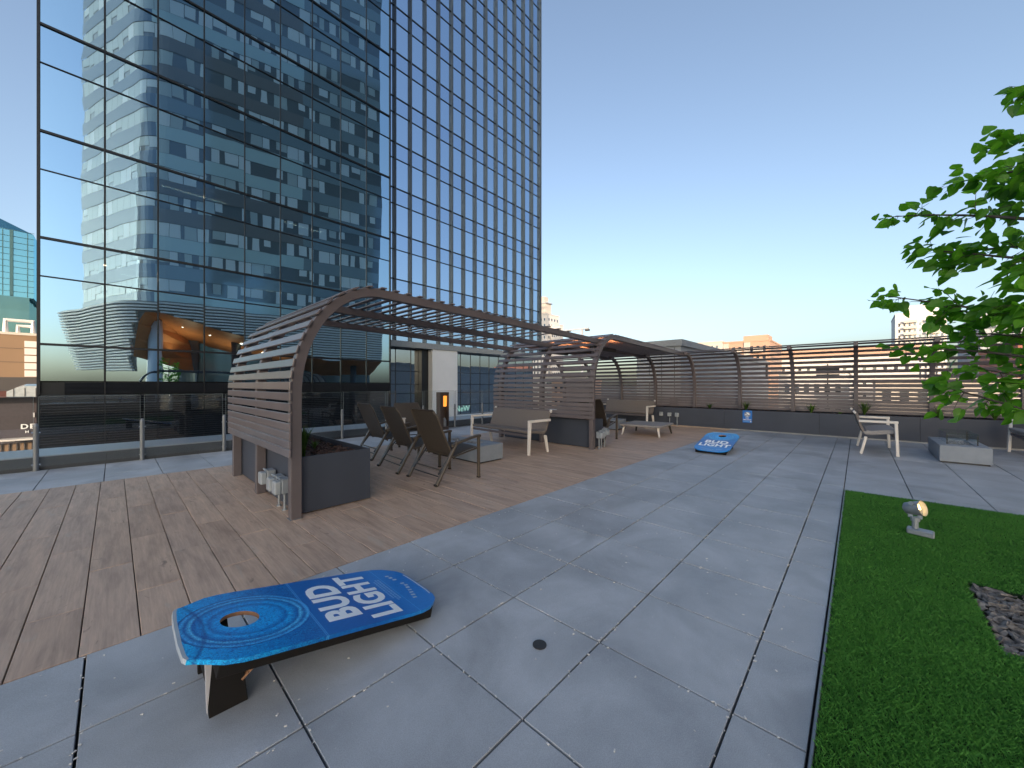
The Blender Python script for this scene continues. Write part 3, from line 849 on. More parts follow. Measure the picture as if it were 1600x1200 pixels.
# ------------------------------------------------------------------ recliner chairs
def make_recliner():
    t = thing('recliner_chair', '', 'chair', (0,0,0), 0, 'high backed recliners')
    W = 0.37
    for s in (-1, 1):
        y = s*W
        MB().bar((-0.37,y,0.0),(-0.03,y,0.565),0.036,0.056,(0,1,0)).build('rear_leg', M_RFRAME, t, bevel=0.008)
        MB().bar((0.35,y,0.0),(0.35,y,0.60),0.034,0.050,(0,1,0)).build('front_leg', M_RFRAME, t, bevel=0.008)
        MB().sweep([(-0.12,y,0.525),(0.0,y,0.560),(0.2,y,0.605),(0.33,y,0.625),(0.385,y,0.622)], [(0,0,1)]*5, -0.026, 0.026, -0.032, 0.004, (0,1,0)).build('armrest', M_RFRAME, t, bevel=0.008)
        MB().bar((-0.10,y-s*0.03,0.345),(0.35,y-s*0.03,0.43),0.022,0.030,(0,1,0)).build('seat_rail', M_RFRAME, t, bevel=0.006)
        MB().bar((-0.31,y-s*0.042,0.14),(-0.01,y-s*0.042,0.50),0.014,0.030,(0,1,0)).build('recline_strut', M_BLACK, t, bevel=0.004)
        MB().bar((0.35,y,0.0),(0.35,y,0.022),0.042,0.050,(0,1,0)).build('foot_pad', M_RUBBER, t, bevel=0.004)
        MB().bar((-0.385,y,0.0),(-0.368,y,0.022),0.042,0.05,(0,1,0)).build('foot_pad', M_RUBBER, t, bevel=0.004)
    MB().tube([(-0.26,-W+.02,0.19),(-0.26,W-.02,0.19)], 0.012, 8).build('stretcher', M_RFRAME, t)
    MB().tube([(-0.31,-W+.05,0.115),(-0.31,W-.05,0.115)], 0.009, 8).build('stretcher', M_BLACK, t)
    # sling seat and back: thin curved sheet
    def sheet(path, w, name, sag, th=0.012):
        nw = 8; vs = []; fs = []; n = len(path)
        for layer in (0, 1):
            for i, (x, z, wx) in enumerate(path):
                for k in range(nw+1):
                    u = -1 + 2*k/nw
                    x2, z2, _ = path[min(i+1, n-1)]; x1, z1, _ = path[max(i-1, 0)]
                    tx, tz = x2-x1, z2-z1; ll = math.hypot(tx, tz); nx, nz = tz/ll, -tx/ll
                    o = sag*(1-u*u) + layer*th
                    lift = (0.022*u*u if i >= n-2 and name == 'backrest' else 0)
                    vs.append((x + nx*o - lift*0.4, u*w*wx, z + nz*o + lift))
        def id_(l, i, k): return l*n*(nw+1) + i*(nw+1) + k
        for i in range(n-1):
            for k in range(nw):
                fs.append((id_(0,i,k), id_(0,i,k+1), id_(0,i+1,k+1), id_(0,i+1,k)))
                fs.append((id_(1,i,k), id_(1,i+1,k), id_(1,i+1,k+1), id_(1,i,k+1)))
        for i in range(n-1):
            fs.append((id_(0,i,0), id_(0,i+1,0), id_(1,i+1,0), id_(1,i,0)))
            fs.append((id_(0,i,nw), id_(1,i,nw), id_(1,i+1,nw), id_(0,i+1,nw)))
        for k in range(nw):
            fs.append((id_(0,0,k), id_(1,0,k), id_(1,0,k+1), id_(0,0,k+1)))
            fs.append((id_(0,n-1,k), id_(0,n-1,k+1), id_(1,n-1,k+1), id_(1,n-1,k)))
        return MB().add(vs, fs).build(name, M_RECL, t, smooth=False)
    sheet([(-0.07,0.33,1),(-0.13,0.46,1),(-0.20,0.62,1),(-0.27,0.78,1),(-0.325,0.91,0.98),(-0.35,0.965,0.95),(-0.375,0.985,0.93)], 0.315, 'backrest', 0.02)
    sheet([(0.37,0.425,1),(0.30,0.432,1),(0.15,0.405,1),(0.0,0.365,1),(-0.08,0.345,1)], 0.315, 'seat', 0.015)
    for s in (-1, 1):
        MB().tube([(-0.05,s*0.325,0.32),(-0.13,s*0.325,0.48),(-0.27,s*0.325,0.79),(-0.325,s*0.32,0.925),(-0.37,s*0.30,0.985)], 0.013, 8).build('back_tube', M_RFRAME, t)
    return t
rc = make_recliner()
spots = [(3.30, 4.44, -3, 'brown high backed recliner nearest the camera'),
         (3.33, 5.42, -6, 'brown high backed recliner in the middle of the row of three beside the fire table'),
         (3.52, 6.68, -4, 'brown high backed recliner farthest back of the row of three next to the glass railing'),
         (4.62, 7.48, -105, 'brown recliner turned the other way behind the row with a white towel'),
         (8.17, 4.75, 3, 'dark recliner partly hidden behind the post of the middle pergola')]
for i, (x, y, a, lab) in enumerate(spots):
    o = rc if i == 0 else copy_tree(rc)
    o.location = (x, y, 0); o.rotation_euler = (0, 0, R(a)); o['label'] = lab
    if i == 3: o.scale = (0.92, 0.92, 0.92)
M_TOWEL = simple('white_towel', (0.62,0.60,0.58), 0.9, 0, 0.1, 30)
tw = MB()
for k in range(5):
    tw.bar((0.02*k-.04, 0, 0.19-0.02*(k % 2)), (0.024*k-0.05, 0.015*(k % 3), 0.0), 0.026, 0.02, (0,1,0))
tw.box(-0.06,0.06,-0.025,0.03,0.17,0.20)
tag(tw.build('towel', M_TOWEL, None, bevel=0.006, loc=(4.24, 7.16, 0.44)), 'white towel draped over the arm of the turned recliner', 'towel')

# ------------------------------------------------------------------ loveseats and armchairs (white frame, sling shell)
def make_sofa(w, name, label, group, sling, shell_back, q=1.0, th=0.055):
    """faces +x; width along y"""
    t = thing(name, label, 'sofa' if w > 1 else 'chair', (0,0,0), 0, group)
    for s in (-1, 1):
        y = s*(w/2)
        MB().bar((0.30*q,y,0.0),(0.275*q,y,0.618),0.046,0.050,(0,1,0),0.046,0.070).build('front_leg', M_WHITE, t, bevel=0.006)
        MB().bar((-0.27*q,y-s*0.03,0.0),(-0.19*q,y-s*0.03,0.34),0.042,0.045,(0,1,0),0.046,0.06).build('rear_leg', M_WHITE, t, bevel=0.006)
        MB().box(-0.31*q, 0.311*q, y-0.023, y+0.023, 0.619, 0.665).build('armrest', M_WHITE, t, bevel=0.006)
    path = [(0.29,0.405),(0.25,0.415),(0.10,0.400),(-0.08,0.375),(-0.19,0.375),(-0.25,0.42),(-0.29,0.52),(-0.325,0.63),(-0.355,0.73),(-0.375,0.80)]
    pts = [(x*q, 0, z) for x, z in path]; nr = []
    for i in range(len(path)):
        a = pts[max(i-1,0)]; b_ = pts[min(i+1,len(path)-1)]
        d = Vector((b_[0]-a[0], b_[2]-a[2])).normalized(); nr.append((d.y, 0, -d.x))
    inner = w/2 - 0.035
    MB().sweep(pts[:6], nr[:6], -inner, inner, -0.0, th, (0,1,0)).build('seat', sling, t, bevel=0.014, seg=2)
    MB().sweep(pts[5:], nr[5:], -inner, inner, 0.002, 0.045, (0,1,0)).build('backrest', shell_back, t, bevel=0.010, seg=2)
    for s in (-1, 1):
        MB().bar((-0.358*q,s*(inner-0.012),0.785),(-0.395*q,s*(inner-0.012),0.835),0.034,0.046,(0,1,0)).build('top_cap', M_WHITE, t, bevel=0.005)
    MB().bar((0.27*q,-inner,0.362),(0.27*q,inner,0.362),0.03,0.045,(0,0,1)).build('front_rail', M_BRONZE, t)
    return t
ls = make_sofa(1.86, 'loveseat', 'wide grey sling loveseat with white arms in front of the middle planter', 'grey sling loveseats', M_SLING, M_SLING)
ls.location = (5.78, 5.50, 0); ls.rotation_euler = (0,0,R(180-5))
l2 = copy_tree(ls); l2.location = (12.05, 5.90, 0); l2.rotation_euler = (0,0,R(178)); l2['label'] = 'far grey sling loveseat against the long planter under the dense roof'
ac = make_sofa(1.30, 'loveseat', 'white framed loveseat seen end on between the lawn and the long planter', 'white framed seats by the right fire table', M_SLING2, M_SLING, 0.88, 0.085)
ac.location = (10.66, -0.25, 0); ac.rotation_euler = (0,0,R(-87.5))
a2 = copy_tree(ac); a2['label'] = 'white framed seat with grey cushion cut by the right picture edge'
a2.location = (11.62, -2.48, 0); a2.rotation_euler = (0,0,R(90))

# ------------------------------------------------------------------ fire tables
M_PEB = m_chip('fire_glass', (0.03,0.03,0.034), (0.40,0.42,0.45))
def make_pit(label, guard=True, LX=0.58, LY=1.42, H=0.30):
    t = thing('fire_table', label, 'fire table', (0,0,0), 0, 'concrete fire tables')
    hx, hy = LX/2, LY/2
    MB().box(-hx+.02, hx-.02, -hy+.02, hy-.02, 0, 0.025).build('plinth', M_BLACK, t)
    ox, oy = 0.15, 0.42
    vs = []
    for (px_, py_), z in (((hx,hy),0.026),((hx,hy),H),((ox,oy),H),((ox,oy),0.026)):
        vs += [(-px_,-py_,z),(px_,-py_,z),(px_,py_,z),(-px_,py_,z)]
    fs = []
    for l in range(3):
        for k in range(4): fs.append((l*4+k, l*4+(k+1) % 4, (l+1)*4+(k+1) % 4, (l+1)*4+k))
    MB().add(vs, fs).build('body', M_CONC, t, bevel=0.006)
    MB().box(-ox+.002, ox-.002, -oy+.002, oy-.002, 0.03, H-0.05).build('burner_pan', M_BLACK, t)
    st = chip_mesh(260, (-ox+.03, ox-.03, -oy+.03, oy-.03), H-0.045, 0.016, 9, 0.03).build('fire_glass', M_PEB, t); st['kind'] = 'stuff'
    if guard:
        gx, gy, gh = ox+0.035, oy+0.035, 0.20
        for a in ((-gx,gx,-gy,-gy+.006),(-gx,gx,gy-.006,gy),(-gx,-gx+.006,-gy+.007,gy-.007),(gx-.006,gx,-gy+.007,gy-.007)):
            MB().box(*a, H+0.012, H+gh).build('wind_guard', M_GLASS, t)
        for sx in (-1, 1):
            for sy in (-1, 1):
                MB().box(sx*(gx-.012)-.007, sx*(gx-.012)+.007, sy*(gy-.016)-.007, sy*(gy-.016)+.007, H, H+0.165).build('guard_post', M_BLACK, t)
    return t
p1 = make_pit('grey concrete fire table between the recliners and the loveseat', False)
p1.location = (4.53, 5.42, 0); p1.rotation_euler = (0,0,R(-1))
p2 = copy_tree(p1); p2.location = (10.5, 5.95, 0); p2['label'] = 'grey fire table behind the low table under the far pergola'
p3 = make_pit('grey concrete fire table with glass wind guard on the pavers at the right', True)
p3.location = (10.56, -1.33, 0); p3.rotation_euler = (0,0,R(90))

# low ottoman table
tb_ = thing('low_table', 'low grey woven topped table with splayed legs on the wood planks', 'table', (10.0,4.25,0), R(4))
MB().prism(rrect(-0.58,0.58,-0.55,0.55,0.06), 0.245, 0.295).build('tabletop', M_SLING2, tb_, bevel=0.008)
for sx in (-1,1):
    for sy in (-1,1):
        MB().bar((sx*0.52,sy*0.50,0.0),(sx*0.47,sy*0.45,0.244),0.035,0.035,(0,1,0),0.055,0.055).build('leg', M_WHITE if (sx<0) else M_RFRAME, tb_, bevel=0.005)

# lantern post by the railing
lt = thing('lantern_post', 'dark bollard light with glowing amber lamp in front of the white pillar', 'lamp', (6.75,9.15,0))
MB().box(-0.16,-0.05,-0.10,0.10,0,1.13).box(-0.05,0.16,-0.10,0.10,1.05,1.13).box(-0.049,0.16,0.085,0.10,0,1.049).box(-0.049,0.16,-0.09,0.084,0,0.10).box(0.145,0.16,-0.10,0.084,0.101,1.049).build('housing', simple('dark_bronze', (0.05,0.038,0.034), 0.5), lt)
MB().prism([(-0.055,0.70),(0.055,0.70),(0.07,1.02),(-0.07,1.02)], -0.035, 0.035, Matrix(((1,0,0,0.045),(0,0,1,-0.02),(0,1,0,0),(0,0,0,1)))).build('lamp_shade', m_emit('amber_glow', (1.0,0.34,0.05), 0.55), lt)
MB().tube([(0.045,-0.03,0.10),(0.045,-0.03,0.28),(0.045,-0.03,0.36)], [0.06,0.06,0.02], 10).build('lamp_base', M_STEEL, lt)

# garden spotlight on the lawn
sp = thing('garden_spotlight', 'grey garden spotlight with lit warm lens standing on the lawn', 'lamp', (4.95,-0.385,0.012), R(-15))
MB().prism([(-0.090,-0.125),(0.010,-0.110),(0.010,0.060),(-0.090,0.045)], 0.0, 0.048).build('base_block', M_GALV, sp, bevel=0.008)
MB().tube([(-0.04,0,0.05),(-0.04,0,0.12)], 0.022, 10).tube([(-0.04,0,0.115),(-0.04,0,0.15)], 0.032, 10).build('stem', M_GALV, sp)
MB().bar((-0.04,0.03,0.14),(-0.03,0.03,0.22),0.012,0.03,(0,1,0)).bar((-0.04,-0.03,0.14),(-0.03,-0.03,0.22),0.012,0.03,(0,1,0)).build('yoke', M_GALV, sp)
dirv = Vector((-0.42,-0.80,0.26)).normalized()
dl = Matrix.Rotation(R(15),3,'Z') @ dirv
c0 = Vector((-0.025,0,0.225))
MB().tube([c0-dl*0.085, c0-dl*0.065, c0-dl*0.01, c0+dl*0.050], [0.020,0.050,0.058,0.066], 18, cap=False).add([c0-dl*0.075+Vector((0,0,.001))]*0, []).build('head', M_GALV, sp, smooth=True)
MB().tube([c0-dl*0.076, c0-dl*0.074], 0.018, 12).tube([c0+Vector((-.02,.01,.04)), c0+Vector((-.06,.02,.05))], 0.018, 8).build('head_cap', M_GALV, sp)
MB().tube([c0+dl*0.010, c0+dl*0.012], 0.050, 18).build('lens', m_emit('warm_lens', (1.0,0.60,0.22), 4.0), sp)
ld = bpy.data.lights.new('spot_lamp', 'SPOT'); ld.energy = 6; ld.color = (1.0,0.68,0.34); ld.spot_size = R(70); ld.shadow_soft_size = 0.03
lo = bpy.data.objects.new('spot_lamp', ld); C.objects.link(lo); lo.parent = sp
lo.location = c0 + dl*0.03; lo.rotation_euler = (-dl).to_track_quat('Z','Y').to_euler()

# ------------------------------------------------------------------ tree over the mulch bed
M_TLEAF = m_leaf('linden_leaf', (0.028,0.120,0.020), (0.140,0.350,0.034), 0.50)
M_BARKT = simple('tree_bark', (0.070,0.058,0.050), 0.85, 0, 0.3, 14, 0.6)
tree = thing('linden_tree', 'young broad leaved tree in the mulch bed with branches reaching in from the right', 'tree', (3.5,-1.2,0))
tr_pts = [(0,0,-0.1),(0.02,0.01,0.6),(0.0,0.03,1.2),(0.03,0.0,2.0),(0.0,0.02,2.9),(0.02,0.0,3.7)]
MB().tube(tr_pts, [0.055,0.048,0.043,0.034,0.022,0.010], 10).build('trunk', M_BARKT, tree, smooth=True)
TIPS = [(4.12,-0.16,2.66),(4.09,-0.13,2.05),(4.06,-0.24,1.62),(4.15,-0.35,2.37),(4.04,-0.52,2.77),(4.18,-0.67,2.99),(4.16,-0.79,3.29),(4.13,-0.47,2.31),(4.05,-0.39,1.94),(4.04,-0.52,1.71),(3.9,-0.37,1.35),(3.79,-0.54,1.46),(3.9,-0.66,2.47),(3.82,-0.72,2.7),(3.65,-0.69,2.0),(3.74,-0.64,1.83)]
tr = random.Random(21)
extra = []
for k in range(20):
    a = tr.uniform(-2.9, 0.5) - 0.6; z = tr.uniform(1.8, 3.9); rad = 0.95*(1 - 0.55*abs(z-2.4)/1.6)
    extra.append((3.5+math.cos(a)*rad, -1.2+math.sin(a)*rad, z))
leaf_list = []; twigs = MB()
def add_leaf(p, out):
    leaf_list.append((p, out, tr.uniform(0.044, 0.088)))
for ti, tip in enumerate(TIPS + extra):
    tip = Vector(tip) - Vector((3.5,-1.2,0))
    hd = math.hypot(tip.x, tip.y)
    z0 = max(0.9, min(3.4, tip.z - hd*tr.uniform(0.25, 0.6)))
    st = Vector((0.01, 0.01, z0))
    mid = st.lerp(tip, 0.5) + Vector((tr.uniform(-.06,.06), tr.uniform(-.06,.06), tr.uniform(0.0,0.14)))
    P = []
    for i in range(9):
        t = i/8
        P.append(st*(1-t)**2 + mid*2*t*(1-t) + tip*t*t)
    twigs.tube(P, [0.013*(1-i/8)+0.0022 for i in range(9)], 6)
    dens = 1.0 if ti < len(TIPS) else 0.8
    for i in range(2, 9):
        nt_ = 3 if i > 4 else 1
        for _ in range(nt_):
            if tr.random() > dens: continue
            d = (P[i]-P[i-1]).normalized()
            off = Vector((tr.gauss(0,1), tr.gauss(0,1), tr.gauss(0.0,0.7))).normalized()
            L = tr.uniform(0.05, 0.20)*(1.0 if i < 8 else 0.6)
            q = P[i-1].lerp(P[i], tr.random()) 
            e_ = q + (d*0.7 + off*0.8).normalized()*L + Vector((0,0,-0.02))
            twigs.tube([q, q.lerp(e_, .5)+Vector((0,0,.012)), e_], [0.0028,0.0020,0.0012], 4)
            for _k in range(tr.choice((3,4,5,6))):
                f = tr.uniform(0.3, 1.15)
                pp = q.lerp(e_, f) + Vector((tr.gauss(0,.032), tr.gauss(0,.032), tr.gauss(0,.030)))
                o2 = (off*0.6 + d*0.4 + Vector((tr.gauss(0,.5), tr.gauss(0,.5), tr.gauss(-.35,.35)))).normalized()
                add_leaf(pp, o2)
    for _ in range(3):
        add_leaf(P[8] + Vector((tr.gauss(0,.02),)*3), Vector((tr.gauss(0,1),tr.gauss(0,1),-.4)).normalized())
tw_o = twigs.build('branches', M_BARKT, tree, smooth=True)
def leaf_geo():
    half = [(0.0,0.0),(0.16,-0.06),(0.40,0.08),(0.47,0.34),(0.34,0.66),(0.12,0.92),(0.0,1.06)]
    vs = [(0, y, 0) for y in (0.0, 0.12, 0.34, 0.62, 1.06)]
    # left and right halves, folded along the midrib and drooping at the tip
    def P3(x, y): return (x, y, 0.20*abs(x) - 0.16*y*y)
    V = [(0,0,0),(0,0.36,-0.16*0.13),(0,0.70,-0.16*0.49),(0,1.06,-0.16*1.12)]
    Rr = [P3(*p) for p in half[1:6]]; Ll = [P3(-p[0], p[1]) for p in half[1:6]]
    vs = V + Rr + Ll
    def fs(o): return [(0,o,o+1),(0,o+1,1),(1,o+1,o+2),(1,o+2,o+3),(1,o+3,2),(2,o+3,o+4),(2,o+4,3)]
    return vs, fs(4) + [tuple(reversed(f)) for f in fs(9)]
LV, LF = leaf_geo()
leaf_me = MB().add(LV, LF).mesh('leaf', M_TLEAF)
camp = Vector((0,0,1.348)) - Vector((3.5,-1.2,0)); cf = Vector((math.cos(R(43)), math.sin(R(43)), 0)); cr_ = Vector((math.sin(R(43)), -math.cos(R(43)), 0))
def score(l):
    v = l[0] - camp; d = v.dot(cf)
    if d < 0.3: return -1
    k = v.dot(cr_)/d
    return l[2]/d if abs(k) < 1.40 and abs(v.z/d) < 1.05 else -1
def leaf_matrix(p, out, s):
    y = out.normalized(); z = Vector((tr.gauss(0,.8), tr.gauss(0,.8), 0.9)).normalized()
    x = y.cross(z).normalized(); z = x.cross(y)
    return Matrix(((x.x*s,y.x*s,z.x*s,p.x),(x.y*s,y.y*s,z.y*s,p.y),(x.z*s,y.z*s,z.z*s,p.z),(0,0,0,1)))
leaf_list.sort(key=score, reverse=True)
for l in leaf_list[:290]:
    o = link('leaf', leaf_me, tree); o.matrix_local = leaf_matrix(*l)
rest = MB()
LVv = [Vector(v) for v in LV]
for l in leaf_list[290:]:
    Mx = leaf_matrix(*l); rest.add([Mx @ v for v in LVv], LF)
ro = rest.build('foliage', M_TLEAF, tree); ro['kind'] = 'stuff'

# ------------------------------------------------------------------ glass tower beyond the railing
prng = random.Random(3)
def pane_grid(parent, xe, rows, Y, mats, names, jitter, inset=0.03):
    """rows: list of (z0, z1, kind)"""
    cache = {}
    for xa, xb in zip(xe, xe[1:]):
        for z0, z1, kd, zlim in rows:
            if z0 > zlim(xa): continue
            w, h = xb-xa-inset*2, z1-z0-inset*2
            k = (round(w,3), round(h,3), kd)
            if k not in cache:
                cache[k] = MB().box(-w/2, w/2, 0, 0.02, -h/2, h/2).mesh(names[kd], mats[kd])
            link(names[kd], cache[k], parent, ((xa+xb)/2, Y, (z0+z1)/2), (prng.gauss(0, jitter), 0, prng.gauss(0, jitter)))
YT = 22.4
tw_ = thing('glass_tower', 'blue glass office tower with thin black mullions reflecting a curved hotel block', 'tower', (0,0,0))
xe = [-1.91] + [-0.25 + 1.569*i for i in range(9)]
lv = [2.885 + 4.005*i for i in range(16)]
lim = lambda x: 17.5 + 0.9*(x+2)
rows = [(1.47, 2.885, 1, lim)]
for a in lv[:9]:
    rows += [(a, a+2.56, 0, lim), (a+2.56, a+4.005, 1, lim)]
pane_grid(tw_, xe, rows, YT+0.03, (M_PANE, M_SPAN), ('window_pane', 'spandrel_pane'), 0.0016)
for xx in xe:
    MB().box(xx-0.022, xx+0.022, YT-0.02, YT+0.10, 0.98, 66).build('mullion', M_MULL, tw_)
ml = MB()
for a in lv[:10]:
    MB().box(-1.91, 12.30, YT-0.035, YT+0.10, a-0.042, a+0.042).build('transom', M_MULL, tw_)
    MB().box(-1.91, 12.30, YT-0.015, YT+0.10, a+2.56-0.017, a+2.56+0.017).build('transom', M_MULL, tw_)
core = MB()
core.box(-1.93, 12.30, YT+0.35, 44, 1.2, 1.45)
for a in lv: core.box(-1.93, 12.30, YT+0.35, 44, a-0.25, a+0.02)
core.build('floor_slabs', M_CEIL, tw_)
MB().box(-1.93, 12.28, YT+7, 44, 0.9, 66).build('core_wall', M_DARKIN, tw_)
MB().box(-1.95, 12.31, YT+0.11, 44, 38.8, 66.1).build('upper_block', M_DARKIN, tw_)
MB().box(-1.97, -1.93, YT+0.02, 44, -14, 66).build('side_wall', M_MULL, tw_)
MB().box(12.31, 12.36, YT-0.04, 30.2, -14, 66).build('return_wall', M_MULL, tw_)
led = MB()
for xa, xb, z, y in ((1.5,3.9,10.62,1.2),(6.6,8.6,10.62,1.4),(-0.3,1.1,6.58,1.6),(0.2,1.3,6.58,3.0),(5.2,7.0,6.58,1.5),(8.8,10.2,6.58,1.3)):
    o = MB().box(xa, xb, YT+y, YT+y+0.05, z-0.03, z).build('ceiling_light', M_LED, tw_)
# louvre band and dark base
MB().box(-1.92, 12.30, YT+0.10, YT+0.3, 0.96, 1.46).build('louvre_backing', M_MULL, tw_)
lb = MB()
for k in range(9): lb.bar((-1.30, YT+0.03, 1.01+k*0.050), (12.28, YT+0.03, 1.01+k*0.050), 0.08, 0.016, (0,0.5,0.87))
lo_ = lb.build('louvre', simple('louvre_black', (0.022,0.024,0.028), 0.4), tw_); lo_['kind'] = 'stuff'
for xa, xb in zip(xe, xe[1:]):
    MB().box(xa+.02, xb-.02, YT+0.04, YT+0.09, -4, 0.955).build('base_pane', M_BASEGL, tw_)
MB().box(-1.95, 12.3, YT+0.12, 44, -14, 0.95).build('base_block', M_MULL, tw_)
bl = MB()
for k in range(46): bl.box(-1.90, 12.29, YT+0.015, YT+0.038, -3.6+k*0.1, -3.6+k*0.1+0.022)
o = bl.build('base_fin', simple('base_fin_dark', (0.012,0.015,0.020), 0.4), tw_); o['kind'] = 'stuff'

# finned wing set further back
YW = 30.0
wg = thing('glass_tower', 'paler blue glass tower wing with deep vertical fins and a white pillar at its foot', 'tower', (0,0,0))
xf = [15.35] + [16.92 + 1.569*i for i in range(14)]
lw_ = [6.73 + 4.03*i for i in range(18)]
limw = lambda x: 36.5 + (x-16.9)*0.95
rows = [(5.30, 6.73, 1, limw)]
for a in lw_[:14]: rows += [(a, a+2.62, 0, limw), (a+2.62, a+4.03, 1, limw)]
pane_grid(wg, xf, rows, YW+0.03, (M_PANE2, M_SPAN2), ('window_pane', 'spandrel_pane'), 0.0011)
for xx in xf[1:]:
    MB().box(xx-0.045, xx+0.045, YW-0.27, YW+0.10, 4.95, 72).build('fin', M_FIN, wg)
for a in lw_[:14]:
    for zz, hh in ((a, 0.05), (a+2.62, 0.035)):
        MB().box(15.2, 37.3, YW-0.02, YW+0.10, zz-hh, zz+hh).build('transom', M_MULL, wg)
core = MB()
for a in lw_: core.box(12.5, 37.3, YW+0.3, 52, a-0.25, a+0.02)
core.build('floor_slabs', M_CEIL, wg)
MB().box(12.5, 36.6, YW+5, 52, 5.2, 72).build('core_wall', M_DARKIN, wg)
MB().box(12.4, 37.32, YW+0.11, 52, 58.0, 72.1).build('upper_block', M_DARKIN, wg)
MB().box(37.33, 37.40, YW-0.3, 52, 4.9, 72).build('side_wall', M_FIN, wg)
MB().box(12.4, 37.3, YW-0.35, 52, 4.75, 5.28).build('soffit_edge', simple('soffit_grey', (0.30,0.32,0.33), 0.5), wg)
# pale blinds in some bays
M_BLIND = simple('pale_blind', (0.55,0.58,0.58), 0.8)
for k in range(26):
    i = prng.randint(4, 13); a = prng.choice(lw_[:11])
    MB().box(xf[i]+.1, xf[i+1]-.1, YW+0.22, YW+0.24, a+2.6-prng.uniform(.5,1.9), a+2.6).build('blind', M_BLIND, wg)
# lower storey: recessed glazing, white pillar, dark plinth
MB().box(20.75, 23.80, 29.75, 31.2, -2.2, 4.748).build('white_pillar', M_PORC, wg, bevel=0.02)
MB().box(20.0, 20.74, 30.4, 31.2, -2.2, 4.748).build('pillar_return', M_MULL, wg)
xl = [12.6, 14.2, 16.0, 17.6, 19.2, 20.0]; xr = [23.81, 25.2, 26.6, 28.0, 29.4, 30.9, 32.4, 33.9, 35.4, 37.2]
zl = [-1.75, -0.75, 0.55, 1.42, 2.63, 4.74]
M_LOBBY = m_glass_facade('lobby_glass', (0.74,0.82,0.92), 0.55, 0.03, 0.35)
pane_grid(wg, xl, [(a, b_, 0, lambda x: 99) for a, b_ in zip(zl, zl[1:])], 31.03, (M_LOBBY,), ('lobby_pane',), 0.002, 0.02)
pane_grid(wg, xr, [(a, b_, 0, lambda x: 99) for a, b_ in zip(zl, zl[1:])], 31.03, (M_LOBBY,), ('lobby_pane',), 0.002, 0.02)
lm = MB()
for xx in xl + xr[1:]: MB().box(xx-.03, xx+.03, 31.0, 31.1, -1.75, 4.74).build('lobby_mullion', M_MULL, wg)
for zz in zl[:-1]:
    MB().box(12.5, 20.0, 30.99, 31.1, zz-.03, zz+.03).build('lobby_transom', M_MULL, wg); MB().box(23.8, 37.3, 30.99, 31.1, zz-.03, zz+.03).build('lobby_transom', M_MULL, wg)
MB().box(12.4, 37.3, 34, 52, -14, 4.74).build('lobby_core', simple('lobby_inside', (0.62,0.64,0.68), 0.8), wg)
MB().box(23.9, 37.3, 29.6, 31.0, -2.25, -1.80).build('sill', M_PORC, wg)
MB().box(12.4, 37.3, 29.9, 34, -14, -2.26).build('plinth', M_CURB, wg)
text_obj('lettering', 'NeW', 0.85, m_emit('sign_reflection_green', (0.45,0.80,0.68), 0.14), wg, Matrix.Translation((25.45,30.95,-1.2)) @ Matrix.Rotation(R(90),4,'X'), 0.01, 0.01)  # glowing letters stand in for a sign reflected in the lobby glass

# ------------------------------------------------------------------ hotel block behind the camera (seen as a reflection)
ht = thing('hotel_tower', 'hotel block with striped curved base standing behind the terrace and mirrored in the glass tower', 'building', (0,0,0))
A12 = R(12)
u = Vector((math.cos(A12), math.sin(A12), 0)); vdir = Vector((-0.337, -0.94, 0)).normalized()
P0 = Vector((2.3, -12.9, 0))
nu = Vector((-u.y, u.x, 0)); nv = Vector((-0.94, 0.337, 0)).normalized()
def hotel_line(off=0.0, side=15.0, main=25.5, rr=2.2, step=0.5):
    pts = []
    a = P0 + vdir*rr; b_ = P0 + u*rr
    n = int((side-rr)/step)
    for i in range(n+1): pts.append((P0 + vdir*(side - (side-rr)*i/n), nv, -(side - (side-rr)*i/n)))
    for i in range(1, 8):
        t = i/8
        p = a*(1-t)**2 + P0*2*t*(1-t) + b_*t*t
        pts.append((p, (nv*(1-t)+nu*t).normalized(), -rr + 2*rr*t))
    n = int((main-rr)/step)
    for i in range(n+1): pts.append((P0 + u*(rr + (main-rr)*i/n), nu, rr + (main-rr)*i/n))
    return pts
HL = hotel_line()
def ribbon(mb, pts, z0, z1, off):
    vs = []
    for p, n, s_ in pts:
        q = p + n*off; vs += [(q.x, q.y, z0), (q.x, q.y, z1)]
    mb.add(vs, [(2*i, 2*i+2, 2*i+3, 2*i+1) for i in range(len(pts)-1)])
def m_hotelglass(name, col, fac, g=(0.7,0.85,1.0)):
    m, nt, b = newmat(name)
    b.inputs['Base Color'].default_value = (*col, 1); b.inputs['Roughness'].default_value = 0.5
    gl = nt.nodes.new('ShaderNodeBsdfGlossy'); gl.inputs[0].default_value = (*g, 1); gl.inputs[1].default_value = 0.08
    ms = nt.nodes.new('ShaderNodeMixShader'); ms.inputs[0].default_value = fac
    nt.links.new(b.outputs[0], ms.inputs[1]); nt.links.new(gl.outputs[0], ms.inputs[2]); nt.links.new(ms.outputs[0], nt.nodes['Material Output'].inputs[0])
    return m
MH_DARK = m_hotelglass('hotel_dark_band', (0.25,0.235,0.215), 0.06)
MH_BLUE = m_hotelglass('hotel_blue_band', (0.30,0.36,0.36), 0.10)
MH_TEAL = m_hotelglass('hotel_teal_band', (0.60,0.73,0.68), 0.08)
MH_WIN = m_hotelglass('hotel_dark_window', (0.18,0.195,0.19), 0.10)
MH_CUR = m_hotelglass('hotel_curtain', (0.88,0.90,0.84), 0.05)
MH_CUR2 = m_hotelglass('hotel_curtain_dim', (0.58,0.63,0.58), 0.06)
MH_SIDE = m_hotelglass('hotel_side_band', (0.13,0.20,0.28), 0.05)
hr = random.Random(9)
